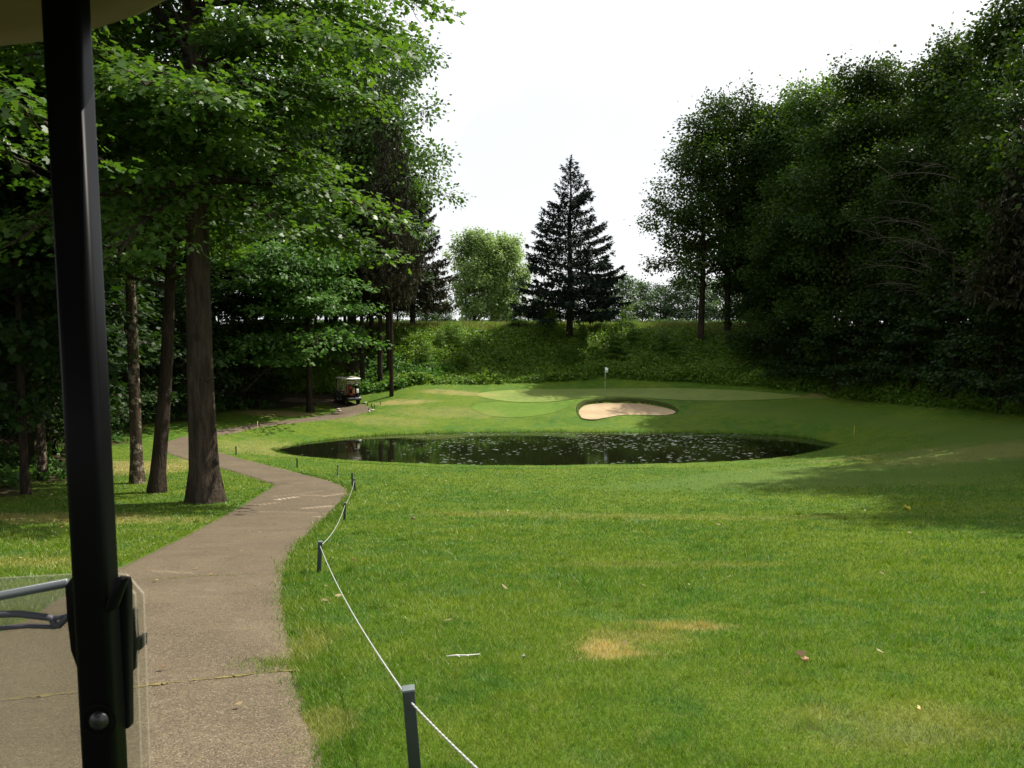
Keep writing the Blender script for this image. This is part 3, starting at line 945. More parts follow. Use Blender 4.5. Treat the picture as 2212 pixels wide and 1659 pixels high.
def grow(seed, H, cb, R, tr, nl, shape='oval', size=.2, per=18, prof='round', el0=10, el1=60, droop=35, lean=(0, 0), sec=.55, flat=.5, spread=.30,
         bend=0.0, flare=1.35, bias=None, side_lo=None, low=.9, tilt=.42, clump=1.0, stubs=0):
    """trunk-and-limb builder and leaf builder of a broadleaf tree with its foot at the origin"""
    rg = np.random.default_rng(seed)
    tb, lb = MB(), MB()
    nseg = 12
    hz = np.linspace(-.25, H * .95, nseg)
    ph = rg.random(2) * 6
    tx = lean[0] * (np.clip(hz, 0, None) / H) + bend * np.sin(hz / H * 5 + ph[0]) * (hz / H)
    ty = lean[1] * (np.clip(hz, 0, None) / H) + bend * np.cos(hz / H * 4 + ph[1]) * (hz / H)
    TP = np.stack([tx, ty, hz], -1)
    TP = catmull(TP, 3)
    rr = tr * (1 - np.clip(TP[:, 2] / H, 0, 1)) ** .75 + .02
    rr = rr * (1 + (flare - 1) * np.exp(-np.clip(TP[:, 2], 0, None) / .5))
    # root flare with uneven buttresses
    sides = 14 if tr > .25 else 9
    a = np.arange(sides) * 2 * math.pi / sides
    but = 1 + 0.24 * np.exp(-np.clip(TP[:, 2], 0, None) / .45)[:, None] * np.sin(a * 4 + ph[0])[None, :] + 0.05 * np.sin(a * 3 + TP[:, 2:3] * .8)
    V = np.stack([TP[:, None, 0] + rr[:, None] * but * np.cos(a), TP[:, None, 1] + rr[:, None] * but * np.sin(a), np.repeat(TP[:, 2:3], sides, 1)], -1)
    i = np.arange(len(TP) - 1)[:, None] * sides; j = np.arange(sides)[None, :]; j2 = (j + 1) % sides
    tb.add(V.reshape(-1, 3), np.stack([i + j, i + j2, i + sides + j2, i + sides + j], -1).reshape(-1, 4))
    for k in range(stubs):
        h = 1.2 + (cb - 1.0) * rg.random(); a_ = rg.random() * 6.28; r_ = np.interp(h, TP[:, 2], rr)
        c0 = np.array([np.interp(h, TP[:, 2], TP[:, 0]), np.interp(h, TP[:, 2], TP[:, 1]), h]); dd = np.array([math.cos(a_), math.sin(a_), .25])
        ln = .03 + .16 * rg.random() ** 2
        tb.tube([c0 + dd * r_ * .7, c0 + dd * (r_ + .02), c0 + dd * (r_ + ln)], [.10 * r_ / .3, .075 * r_ / .3, .02], 7)
    az = rg.random() * 6.28
    pos, axs, nrm, cl = [], [], [], []
    for k in range(nl):
        uu = (k + rg.random() * .8) / nl
        h = cb + (H * .93 - cb) * uu ** low
        az += 2.4 + rg.normal(0, .35)
        if prof == 'round':
            pr = math.sqrt(max(0.03, 1 - ((uu - .38) / .66) ** 2))
        elif prof == 'cone':
            pr = max(.12, 1 - uu) ** .75
        elif prof == 'tall':
            pr = (max(0.02, 1 - ((uu - .45) / .58) ** 2)) ** .4
        else:
            pr = math.sqrt(max(0.04, 1 - ((uu - .25) / .8) ** 2))
        L = R * pr * (.58 + .60 * rg.random())
        dl = .55 + .9 * rg.random()
        if bias is not None:
            L *= 1 + bias[1] * math.cos(az - bias[0])
        if L < .5: continue
        el = R_(el0 + (el1 - el0) * uu ** 1.2 + rg.normal(0, 7))
        p0 = np.array([np.interp(h, TP[:, 2], TP[:, 0]), np.interp(h, TP[:, 2], TP[:, 1]), h])
        P = limb_path(p0, az, el, L, R_(droop) * (1 - .5 * uu), rg)
        r0 = min(.5 * np.interp(h, TP[:, 2], rr), .022 * L + .015)
        tb.tube(P, np.linspace(r0, r0 * .18, len(P)), 5, cap=False)
        n2 = max(2, int(L / sec))
        sgn = 1
        for q in range(n2 + 2):
            t = .22 + .78 * (q + rg.random() * .7) / (n2 + 1)
            if t >= .98: t = .98
            b0 = lerp_path(P, t)
            dv = lerp_path(P, min(1, t + .1)) - lerp_path(P, max(0, t - .1))
            la = math.atan2(dv[1], dv[0]); le = math.atan2(dv[2], math.hypot(dv[0], dv[1]))
            sgn = -sgn
            aa = la + sgn * R_(30 + 38 * rg.random()) * (1.0 if q < n2 else .3)
            L2 = (.36 * L * (1.15 - t) + .45) * (.7 + .6 * rg.random())
            S = limb_path(b0, aa, le * .6 + R_(rg.normal(3, 9)), L2, R_(droop * .9), rg, 5, .12)
            tb.tube(S, np.linspace(r0 * .25 + .004, .003, 5), 3, cap=False)
            nc = max(1, int(L2 / (spread * 1.15 * clump)))
            for c in range(nc):
                tt = (c + .6) / nc
                cc = lerp_path(S, min(1, tt))
                m = max(3, int(per * dl * (.5 + 1.0 * rg.random())))
                off = rg.normal(0, 1, (m, 3)) * np.array([spread, spread, spread * flat])
                out = np.array([math.cos(aa), math.sin(aa), 0.0])
                pos.append(cc + off)
                axs.append(out * .8 + off / spread * .6 + rg.normal(0, .5, (m, 3)) + np.array([0, 0, -.35]))
                nrm.append(np.array([0, 0, 1.0]) + rg.normal(0, tilt, (m, 3)) + out * .25)
                cl.append(np.clip(rg.random() * .5 + rg.random(m) * .5, 0, 1))
    pos = np.concatenate(pos); axs = np.concatenate(axs); nrm = np.concatenate(nrm); cl = np.concatenate(cl)
    if side_lo is not None:
        keep = pos[:, 2] > side_lo
        pos, axs, nrm, cl = pos[keep], axs[keep], nrm[keep], cl[keep]
    sz = size * (.65 + .7 * rg.random(len(pos)))
    leaf_faces(lb, pos, axs, nrm, sz, shape, cl)
    return tb, lb, len(pos)

def tree_proto(name, seed, bark, leaf, **kw):
    tb, lb, n = grow(seed, **kw)
    return dict(name=name, trunk=tb.mesh("trunk", bark), crown=lb.mesh("crown", leaf, smooth=False, var=True), n=n)

def put_tree(pr, x, y, rz=0.0, s=1.0, label=None, group=None, z=None, cat="tree", sz=None, bark=None, leaf=None):
    o = empty(pr['name'], (x, y, Tz(x, y) - .05 if z is None else z), rz, s)
    if sz: o.scale = (s, s, s * sz)
    t = link("trunk", pr['trunk'], o); c = link("crown", pr['crown'], o)
    if bark is not None:
        t.material_slots[0].link = 'OBJECT'; t.material_slots[0].material = bark
    if leaf is not None:
        c.material_slots[0].link = 'OBJECT'; c.material_slots[0].material = leaf
    tag(o, label, cat, group)
    return o

P_MAIN = tree_proto("maple_tree", 3, M_BARK, M_MAPLE, H=24, cb=8.8, R=6.3, tr=.40, nl=86, shape='maple', size=.18, per=22, el0=-6, el1=58, droop=36, sec=.62, flat=.26, spread=.34, flare=1.42, bias=(-.75, .16), side_lo=6.0, low=1.3, tilt=.32, stubs=9)
P_LEAN = tree_proto("leaning_maple_tree", 8, M_DARKBARK, M_MAPLE, H=17, cb=6.5, R=4.2, tr=.22, nl=40, shape='maple', size=.17, per=13, lean=(1.8, .6), bend=.35, el0=10, el1=60, droop=35, sec=.75, flat=.3, tilt=.34)
P_PALE = tree_proto("pale_bark_tree", 12, M_PALEBARK, M_WOODS, H=20, cb=9, R=4.0, tr=.20, nl=30, shape='oval', size=.2, per=13, bend=.15, sec=.7, flat=.5)
P_YOUNG = tree_proto("young_maple_tree", 21, M_DARKBARK, M_YOUNG, H=14.5, cb=4.3, R=6.6, tr=.22, nl=60, shape='maple', size=.25, per=18, el0=0, el1=55, droop=26, sec=.75, flat=.42, spread=.42, prof='low', side_lo=3.7, tilt=.45, bias=(2.9, .34))
P_OAK = tree_proto("tall_oak_tree", 31, M_DARKBARK, M_MAPLE, H=29, cb=9.5, R=9.2, tr=.42, nl=66, shape='oval', size=.33, per=60, el0=8, el1=62, droop=18, sec=1.3, flat=.9, spread=.58, clump=1.7, tilt=.75)
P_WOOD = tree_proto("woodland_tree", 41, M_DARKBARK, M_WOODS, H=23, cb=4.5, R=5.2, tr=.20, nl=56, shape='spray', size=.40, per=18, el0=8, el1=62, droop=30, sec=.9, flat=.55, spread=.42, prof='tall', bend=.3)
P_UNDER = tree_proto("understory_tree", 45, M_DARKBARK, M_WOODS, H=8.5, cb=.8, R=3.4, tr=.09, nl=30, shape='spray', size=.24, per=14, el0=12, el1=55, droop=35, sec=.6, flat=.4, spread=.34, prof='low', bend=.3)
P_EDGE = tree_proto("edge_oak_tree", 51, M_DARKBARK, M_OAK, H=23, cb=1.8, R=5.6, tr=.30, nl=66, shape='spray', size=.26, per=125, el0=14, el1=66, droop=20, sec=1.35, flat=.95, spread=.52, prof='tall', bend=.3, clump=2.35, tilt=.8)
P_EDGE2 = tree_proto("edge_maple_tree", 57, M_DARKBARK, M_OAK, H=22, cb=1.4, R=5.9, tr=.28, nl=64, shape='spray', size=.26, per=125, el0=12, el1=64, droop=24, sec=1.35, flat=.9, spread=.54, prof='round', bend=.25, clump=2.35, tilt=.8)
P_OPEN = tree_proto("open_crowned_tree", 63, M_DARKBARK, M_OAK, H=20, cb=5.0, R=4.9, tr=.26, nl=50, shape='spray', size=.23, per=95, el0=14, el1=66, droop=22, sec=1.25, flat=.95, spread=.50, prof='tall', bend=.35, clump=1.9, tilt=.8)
P_POPLAR = tree_proto("poplar_tree", 71, M_DARKBARK, M_POPLAR, H=15.5, cb=1.0, R=5.4, tr=.25, nl=60, shape='spray', size=.40, per=40, el0=25, el1=74, droop=14, sec=1.1, flat=.9, spread=.45, prof='tall', clump=1.4)
P_FAR = tree_proto("distant_tree", 75, M_DARKBARK, M_HAZELEAF, H=13, cb=.1, R=5.6, tr=.22, nl=40, shape='spray', size=.55, per=18, el0=8, el1=60, droop=22, sec=1.2, flat=.8, spread=.6, prof='round', clump=1.3)

# -- trees of the left-hand wood
put_tree(P_MAIN, -9.15, 23.6, 0.0, 1.0, "big maple with a thick grey trunk standing at the bend of the cart path")
put_tree(P_LEAN, -11.7, 26.0, 0.2, 1.0, "slim dark maple with a leaning forked trunk just behind the big maple")
put_tree(P_PALE, -13.5, 28.6, 0.0, 1.0, "straight tree with flaky pale bark beside the leaning maple")
put_tree(P_MAIN, -12.4, 12.2, 2.4, .95, "maple at the picture's edge whose leafy boughs hang behind the cart strut")
put_tree(P_YOUNG, -14.7, 58.2, .6, 1.0, "low crowned light green maple beside the parked golf cart")
put_tree(P_OAK, -13.6, 68.5, .3, 1.0, "broad tall oak rising above the wood behind the parked golf cart")
WOODS = "trees of the dark wood beside the path"
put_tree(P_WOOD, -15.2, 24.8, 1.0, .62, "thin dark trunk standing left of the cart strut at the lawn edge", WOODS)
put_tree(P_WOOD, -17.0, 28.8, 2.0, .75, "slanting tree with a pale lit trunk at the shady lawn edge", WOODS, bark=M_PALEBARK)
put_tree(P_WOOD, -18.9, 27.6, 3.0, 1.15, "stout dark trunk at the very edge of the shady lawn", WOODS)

rgf = np.random.default_rng(77)
pcen = 0.5 * (PL + PR)
spots = []
for gy_ in np.arange(20, 104, 6.2):
    for gx_ in np.arange(-62, -10, 6.0):
        x = gx_ + rgf.normal(0, 1.4); y = gy_ + rgf.normal(0, 1.4)
        if woodness(np.array([x]), np.array([y]))[0] < .5: continue
        if np.min(np.hypot(pcen[:, 0] - x, pcen[:, 1] - y)) < 3.6: continue
        if min(math.hypot(x - a, y - b) for a, b in ((-9.15, 23.6), (-13.5, 28.6), (-14.7, 58.2), (-13.6, 68.5), (-15.2, 24.8), (-17, 28.8), (-18.9, 27.6))) < 2.4: continue
        if x < -15 - y * .62 or (x > -17.5 and 50 < y < 66): continue
        spots.append((x, y))
for k, (x, y) in enumerate(spots):
    if k % 3 == 2 and not (x > -21 and 48 < y < 72):
        put_tree(P_UNDER, x, y, rgf.random() * 6.28, .8 + .6 * rgf.random(), "leafy understory tree in the shade of the dark wood", "understory trees of the dark wood")
    else:
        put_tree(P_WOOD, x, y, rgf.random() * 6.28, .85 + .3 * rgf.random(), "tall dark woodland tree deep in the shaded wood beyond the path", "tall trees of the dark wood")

# -- trees of the right-hand wood
for (x, y, r, s_) in [(-19.5, 33.0, .5, .95), (-21.5, 37.5, 1.5, 1.0), (-23.5, 31.0, 2.5, 1.1), (-24.5, 42.0, 3.1, 1.05), (-22.0, 26.0, 4.4, .9), (-20.6, 22.4, 5.0, .7), (-22.5, 47.0, 2.0, 1.0), (-21.8, 53.0, 3.6, 1.05), (-19.6, 58.5, .2, .9), (-17.5, 80, 1, 1.2), (-20.5, 84, 2, 1.25), (-24, 80, 3, 1.2), (-27, 85, 4, 1.25), (-31, 82, 5, 1.2), (-14.5, 84, 6, 1.1), (-23, 90, .7, 1.3), (-18, 90, 1.7, 1.3)]:
    put_tree(P_UNDER, x, y, r, s_, "leafy understory tree in the shade of the dark wood", "understory trees of the dark wood")
RIGHT = "tall trees along the dark wood edge beyond the green"
put_tree(P_OPEN, 19.9, 74.3, .5, 1.04, "open crowned tree on the bank top with its forked trunk against the sky", RIGHT)
put_tree(P_OPEN, 17.3, 73.8, 2.6, 1.08, "slender tree on the bank top left of the forked trunk", RIGHT, sz=.86)
edge = [(23.2, 72.5, P_EDGE, .84), (22.6, 66.5, P_EDGE2, .72), (25.6, 69.0, P_EDGE, .88), (25.6, 62.0, P_EDGE2, .84), (28.4, 64.5, P_EDGE, .88), (27.4, 56.0, P_EDGE2, .68), (31.5, 59.5, P_EDGE, .88),
        (29.4, 51.0, P_EDGE, .64), (33.0, 53.5, P_EDGE2, .98), (30.2, 46.5, P_EDGE2, .76), (31.2, 38.4, P_EDGE2, 1.0)]
words = ["tall oak just right of the open crowned tree", "bushy dark maple at the bank foot below the open crowned tree", "oak with a pale green top above the wood edge", "bushy maple in the middle of the dark wood edge", "tall oak rearing up behind the middle of the dark wood", "dark maple above the far end of the fairway",
         "highest oak crown behind the dark wood edge", "dark oak standing over the fairway's far side", "tall maple behind the dark oak over the fairway", "leafy maple near the frame's edge above the fairway", "near maple outside the frame, made tall for its long shade on the lawn"]
for (x, y, p, s), w in zip(edge, words):
    put_tree(p, x, y, rgf.random() * 6.28, s, w, RIGHT, sz=1.38 if 'near maple' in w else None, leaf=M_MAPLE if 'pale green' in w else None)  # the near maple is out of view, scaled tall so its shade reaches farther
for (x, y, s) in [(21.5, 69.5, .8), (22.4, 64.0, .7), (24.2, 60.0, .8), (25.4, 56.5, .75), (26.4, 53.0, .8), (27.0, 49.0, .75), (27.4, 45.0, .8), (28.6, 41.0, .75), (26, 74, 1.3), (30, 70, 1.4), (34, 64, 1.4), (38, 58, 1.4), (38, 50, 1.4), (29, 60, 1.2), (31, 55, 1.2), (33, 50, 1.2), (33, 44, 1.2)]:
    put_tree(P_UNDER, x, y, rgf.random() * 6.28, s * 1.1, "leafy sapling in the shade under the dark wood edge", "understory trees under the dark wood edge")
# trees standing just outside the frame: their shade falls across the lawn
OUT = "trees outside the frame shading the lawn"
for (x, y, p, s) in [(28.0, 76.5, P_EDGE, .84), (32.5, 73.0, P_EDGE, .88), (36.0, 68.0, P_EDGE2, .9), (26.5, 82.0, P_EDGE, .92), (31.0, 82.5, P_EDGE2, .9), (28.5, 89.0, P_EDGE, .9), (38.0, 80.0, P_EDGE, .9), (24.6, 25.8, P_EDGE, 1.0), (27.0, 21.6, P_EDGE2, 1.0), (29.0, 33.4, P_EDGE, 1.02), (39, 56, P_EDGE, .9)]:
    put_tree(p, x, y, rgf.random() * 6.28, s, "tall tree beyond the frame edge throwing shade across the lawn", OUT)

# -- far trees beyond the bank
put_tree(P_POPLAR, -7.0, 150, .4, 1.03, "pale green poplar far behind the bank, the taller left crown of two", "poplars beyond the bank")
put_tree(P_POPLAR, -.9, 153, 2.1, .99, "pale green poplar far behind the bank next to the big spruce", "poplars beyond the bank")
far_row = [(428, 205, .55, "small dark tree beyond the bank just right of the wood's edge"), (446, 215, .45, "lowest dark tree beyond the bank left of the poplars"), (470, 240, .5, "low tree showing between the left poplar's stems"), (500, 240, .5, "low tree showing under the right poplar"),
           (540, 235, .7, "distant tree showing through the spruce's left boughs"), (570, 240, .75, "distant tree straight behind the spruce trunk"), (598, 238, .85, "distant tree showing through the spruce's right boughs"), (622, 232, 1.02, "tallest rounded tree of the far row right of the spruce"),
           (642, 236, .9, "second rounded tree of the far row right of the spruce"), (660, 240, .84, "third rounded tree of the far row, lowest in the middle of the gap"), (678, 236, .98, "fourth rounded tree of the far row right of the spruce"), (696, 232, 1.0, "distant tree left of the slender bank top tree's trunk"),
           (716, 236, .95, "distant tree showing between the two bank top trunks"), (738, 236, 1.0, "distant tree showing right of the forked bank top trunk")]
put_tree(P_POPLAR, -4.0, 158, 4.0, 1.0, "pale green poplar showing between the two nearer poplar crowns", "poplars beyond the bank")
for (px, y, s, lab) in far_row:
    put_tree(P_FAR, (px - 512) / FPX * y, y, rgf.random() * 6.28, s, lab, "far row of trees beyond the bank")

# -- conifers
def conifer(seed, H, R, tr, bare, levels, needle, power=.8, up=18, hang=.55, dens=.16, jit=.5):
    rg = np.random.default_rng(seed)
    tb, lb = MB(), MB()
    hz = np.linspace(-.3, H, 16)
    tb.tube(np.stack([.05 * np.sin(hz), .05 * np.cos(hz * .7), hz], -1), tr * (1 - np.clip(hz / H, 0, 1)) ** .85 + .012, 9)
    pos, ax, nr, sz, va = [], [], [], [], []
    for k in range(levels):
        u_ = (k + .5 * rg.random()) / levels
        h = bare + (H * .985 - bare) * u_
        nb = 7 if u_ < .75 else 5
        for b in range(nb):
            a = rg.random() * 6.28 if b else k * 2.4
            L = R * (1 - u_) ** power * (1.12 - jit + jit * rg.random()) + .25
            e0 = R_(-14 + 46 * u_ ** 1.5 + rg.normal(0, 5))
            n = 7
            P = [np.array([0, 0, h + rg.normal(0, .15)])]
            for i in range(n - 1):
                t = i / (n - 2)
                e = e0 + R_(up) * t ** 1.5 * 1.6
                P.append(P[-1] + L / (n - 1) * np.array([math.cos(e) * math.cos(a), math.cos(e) * math.sin(a), math.sin(e)]))
            P = np.array(P)
            tb.tube(P, np.linspace(.035 * (1 - u_) + .012, .006, n), 4, cap=False)
            m = max(5, int(L / dens))
            ts = np.sqrt(rg.random(m) * .96 + .04)
            for t in ts:
                c = lerp_path(P, t)
                w = (1 - .65 * t) * L * .16 + .08
                lat = rg.normal(0, w)
                q = c + np.array([-math.sin(a) * lat, math.cos(a) * lat, -abs(lat) * .15])
                g = 3
                pos.append(np.repeat(q[None], g, 0) + rg.normal(0, .05, (g, 3)))
                hl = hang * (.5 + .9 * rg.random()) * (0.45 + .55 * (1 - u_))
                d = np.array([[math.cos(a) * .25, math.sin(a) * .25, -1.0], [math.cos(a), math.sin(a), .15], [math.cos(a + 1.0) * .8, math.sin(a + 1) * .8, -.45]]) + rg.normal(0, .22, (g, 3))
                ax.append(d); nr.append(rg.normal(0, 1, (g, 3)))
                sz.append(np.array([hl, .42 * (.6 + .5 * (1 - u_)), .40 * (.6 + .5 * (1 - u_))]) * (.7 + .5 * rg.random(g)))
                va.append(rg.random(g))
    # leader shoots
    for i in range(30):
        pos.append(np.array([[0, 0, H * (.93 + .08 * rg.random())]])); ax.append(rg.normal(0, .6, (1, 3)) + np.array([[0, 0, .7]])); nr.append(rg.normal(0, 1, (1, 3))); sz.append(np.array([.35])); va.append(rg.random(1))
    pos, ax, nr, sz, va = (np.concatenate(q) for q in (pos, ax, nr, sz, va))
    S = np.array([(0, .06), (.35, .17), (1, .02), (.4, -.17), (0, -.06)])
    LEAF['needle'] = S
    leaf_faces(lb, pos, ax, nr, sz, 'needle', va)
    return lambda name: dict(name=name, trunk=tb.mesh("trunk", M_DARKBARK), crown=lb.mesh("crown", needle, smooth=False, var=True), n=len(pos))

P_SPRUCE = conifer(5, 16.9, 5.5, .33, 2.5, 34, M_SPRUCE, power=.80, hang=.42, dens=.085, jit=.34)("spruce_tree")
P_SPRUCE2 = conifer(9, 20.0, 4.4, .30, 7.2, 32, M_DRYSPRUCE, power=.6, up=26, hang=.5, dens=.14)("drooping_spruce_tree")
sx = (1230 * K - 512) / FPX * 76
put_tree(P_SPRUCE, sx, 76.0, .7, 1.0, "lone dark spruce on the bank against the white sky")
put_tree(P_SPRUCE, -9.4, 76.5, 1.9, .78, "dark spruce on the bank top at the edge of the wood", sz=1.15, leaf=M_DRYSPRUCE)
put_tree(P_SPRUCE2, -9.4, 62.7, 1.7, .56, "tall spruce with a bare sunlit lower trunk right of the golf cart", sz=2.1)
put_tree(P_SPRUCE2, -10.9, 66.5, 2.9, .72, "slim bare spruce trunk just left of the sunlit trunk", "bare spruce trunks near the golf cart", sz=1.35)
put_tree(P_SPRUCE2, -12.3, 66.0, 4.1, .7, "dark bare spruce trunk right behind the golf cart", "bare spruce trunks near the golf cart", sz=1.35)
put_tree(P_SPRUCE2, -10.4, 68.0, 5.3, .8, "thin spruce trunk wrapped in ivy behind the sunlit trunk", "bare spruce trunks near the golf cart", sz=1.35)
put_tree(P_SPRUCE2, 28.2, 43.5, 1.1, .85, "brownish drooping spruce in the gloom of the dark wood edge")

# dead bare boughs in the right-hand wood
def dead_tree():
    rg = np.random.default_rng(91)
    tb = MB()
    tb.tube([(0, 0, -.2), (.1, .1, 5), (-.2, 0, 11), (-.8, .2, 13)], [.11, .09, .06, .02], 7)
    br = MB()
    for k in range(16):
        h = 5 + 9 * rg.random()
        P = limb_path((-.1, 0, h), math.pi + rg.normal(0, .7), R_(20 + 20 * rg.random()), 3 + 3 * rg.random(), R_(55), rg, 7, .12)
        br.tube(P, np.linspace(.035, .008, 7), 4, cap=False)
        for j in range(7):
            q = lerp_path(P, .3 + .65 * rg.random())
            Q = limb_path(q, math.pi + rg.normal(0, .9), R_(rg.normal(10, 30)), 1 + 1.4 * rg.random(), R_(50), rg, 4, .2)
            br.tube(Q, np.linspace(.012, .004, 4), 3, cap=False)
    x, y = 27.6, 50.5
    o = empty("dead_tree", (x, y, Tz(x, y)))
    tb.build("trunk", M_TWIG, o); br.build("crown", M_TWIG, o)
    tag(o, "dead tree with bare grey boughs in front of the dark wood", "tree")
dead_tree()

# ------------------------------------------------------------------ undergrowth
def undergrowth(name, n, sampler, size, hmax, label, mat, seed, per=9):
    rg = np.random.default_rng(seed)
    x, y = sampler(rg, n)
    n = len(x)
    z = TL(x, y)
    lump = vnoise(x, y, 2.6, seed) * .65 + vnoise(x, y, 1.1, seed + 1) * .45
    hh = hmax * (.15 + 1.25 * lump ** 2.0) * (1 - .62 * ss((bank_t(x, y) - .7) / .25))
    pos = np.repeat(np.stack([x, y, z], -1), per, 0)
    k = len(pos)
    f = rg.random(k)
    pos = pos + rg.normal(0, size * .7, (k, 3)) * np.array([1, 1, .15])
    pos[:, 2] = TL(pos[:, 0], pos[:, 1]) + np.repeat(hh, per) * (.15 + .85 * f)
    ax = rg.normal(0, 1, (k, 3)) + np.array([0, 0, -.1])
    nr = np.array([0, -.25, 1.0]) + rg.normal(0, .55, (k, 3))
    mb = MB()
    leaf_faces(mb, pos, ax, nr, size * (.55 + .8 * rg.random(k)), 'spray', np.clip(np.repeat(rg.random(n) * .6 + .4 * lump, per) * .7 + rg.random(k) * .35, 0, 1))
    o = mb.build(name, mat, smooth=False, var=True)
    tag(o, label, "undergrowth", kind="stuff")
    return o
def bank_sampler(rg, n):
    x = -20 + 48 * rg.random(n); y = toe(x) - .7 + 15 * rg.random(n) ** 1.1
    keep = (y < 84)
    return x[keep], y[keep]
undergrowth("bank_undergrowth", 19000, bank_sampler, .19, 1.1, "tangled leafy green plants covering the steep bank behind the green", M_BANK, 101, 8)
def wood_sampler(rg, n):
    x = -45 + 36 * rg.random(n); y = 16 + 74 * rg.random(n)
    w = woodness(x, y) > .55
    d = np.min(np.hypot(x[:, None] - pcen[None, :, 0], y[:, None] - pcen[None, :, 1]), 1)
    k = w & (d > 2.6) & (vnoise(x, y, 4.0, 5) > .35)
    return x[k], y[k]
undergrowth("woodland_undergrowth", 9000, wood_sampler, .26, .55, "low leafy plants on the shaded floor of the wood", M_YOUNG, 111, 8)
def verge_sampler(rg, n):
    x = -13 + 8 * rg.random(n); y = 64.6 + 5 * rg.random(n)
    k = (x < -9.6 + (y - 64) * .9) & (vnoise(x, y, 1.8, 6) > .3)
    return x[k], y[k]
undergrowth("bank_foot_undergrowth", 2200, verge_sampler, .3, .8, "pale leafy plants at the bank foot beside the bare spruce trunks", M_YOUNG, 121, 8)

def scrub_sampler(rg, n):
    return -70 + 160 * rg.random(n), 221 + 8 * rg.random(n)
undergrowth("field_scrub", 2600, scrub_sampler, 1.0, 3.6, "low scrub along the foot of the far row of trees", M_HAZELEAF, 127, 7)

P_SHRUB = dict(P_UNDER, name="bank_shrub")
for k in range(26):
    x = -9 + 24 * rgf.random(); y = float(toe(x)) + 1.5 + 8.5 * rgf.random()
    put_tree(P_SHRUB, x, y, rgf.random() * 6.28, .16 + .16 * rgf.random(), "leafy shrub among the plants on the steep bank", "shrubs on the steep bank", cat="shrub", leaf=M_BANK)

# tall grass along the bank top
def bank_top_grass():
    rg = np.random.default_rng(131)
    n = 26000
    x = -18 + 44 * rg.random(n); y = toe(x) + 8.5 + 10 * rg.random(n)
    z = T(x, y)
    h = .25 + .4 * rg.random(n); w = .03 + .03 * rg.random(n)
    c = np.stack([x, y, z], -1)
    a = rg.random(n) * 3.14
    s = np.stack([np.cos(a), np.sin(a), 0 * a], -1) * w[:, None]
    tip = c + np.stack([rg.normal(0, .15, n), rg.normal(0, .15, n), h], -1)
    mb = MB(); mb.add(np.stack([c - s, c + s, tip], 1).reshape(-1, 3), np.arange(3 * n).reshape(-1, 3), np.repeat(.5 + .5 * rg.random(n), 3))
    o = mb.build("bank_grass", M_TALL, smooth=False, var=True)
    tag(o, "tall yellowish grass growing along the top of the bank", "grass", kind="stuff")
M_TALL = mat_leaf("tall_grass", (0.11, 0.16, 0.035), (0.20, 0.22, 0.07), (1.1, 1.1, .6), .4, .2, .6)
bank_top_grass()

# grassy fringe round the pond
def pond_fringe():
    rg = np.random.default_rng(141)
    q = POND
    mb = MB()
    for a in range(len(q)):
        p0, p1 = q[a], q[(a + 1) % len(q)]
        L = np.linalg.norm(p1 - p0); k = int(L * 70)
        f = rg.random(k)[:, None]
        p = p0 * (1 - f) + p1 * f + rg.normal(0, .05, (k, 2))
        lush = vnoise(p[:, 0], p[:, 1], .8, 7) ** 1.5
        z = np.maximum(T(p[:, 0], p[:, 1]), WATER) - .01
        c = np.column_stack([p, z])
        h = (.05 + .16 * rg.random(k)) * (.4 + lush)
        an = rg.random(k) * 3.14
        s = np.stack([np.cos(an), np.sin(an), 0 * an], -1) * .014
        tip = c + np.stack([rg.normal(0, .07, k), rg.normal(0, .07, k), h], -1)
        mb.add(np.stack([c - s, c + s, tip], 1).reshape(-1, 3), np.arange(3 * k).reshape(-1, 3), np.repeat(rg.random(k) * .6, 3))
    o = mb.build("pond_fringe_grass", M_BANK, smooth=False, var=True)
    tag(o, "uneven fringe of longer grass round the pond edge", "grass", kind="stuff")
pond_fringe()

# floating pads and petals on the water
def floaters():
    rg = np.random.default_rng(151)
    n = 4200
    lo, hi = POND.min(0), POND.max(0)
    x = lo[0] + (hi[0] - lo[0]) * rg.random(n); y = lo[1] + (hi[1] - lo[1]) * rg.random(n)
    dens = vnoise(x, y, 5.0, 3) * .7 + vnoise(x, y, 1.6, 4) * .6
    px = 512 + x / y * FPX
    wgt = np.interp(px, [270, 400, 440, 560, 700, 760, 790, 840], [.04, .08, .8, 1.0, .9, .25, .10, .12])
    k = (poly_sd(x, y, POND) < -.25) & (rg.random(n) < wgt * np.clip(dens * 2.6 - 1.0, 0, 1.2))
    x, y = x[k], y[k]
    mb = MB()
    for a, b in zip(x, y):
        m = 6
        an = np.arange(m) * 2 * math.pi / m + rg.random() * 6
        r = (.02 + .05 * rg.random() ** 2.5) * (.7 + .5 * rg.random(m))
        V = np.column_stack([a + r * 2.2 * np.cos(an), b + r * .8 * np.sin(an), WATER + .006 + .010 * rg.random(m) * (rg.random() < .5)])
        mb.add(V, [list(range(m))])
    o = mb.build("floating_pads", mat_plain("pale_pad", (.24, .29, .22), .28, spec=.5, var=.3, scale=3), smooth=False)
    tag(o, "small pale pads and petals floating on the dark pond", "floating pads", kind="stuff")
floaters()

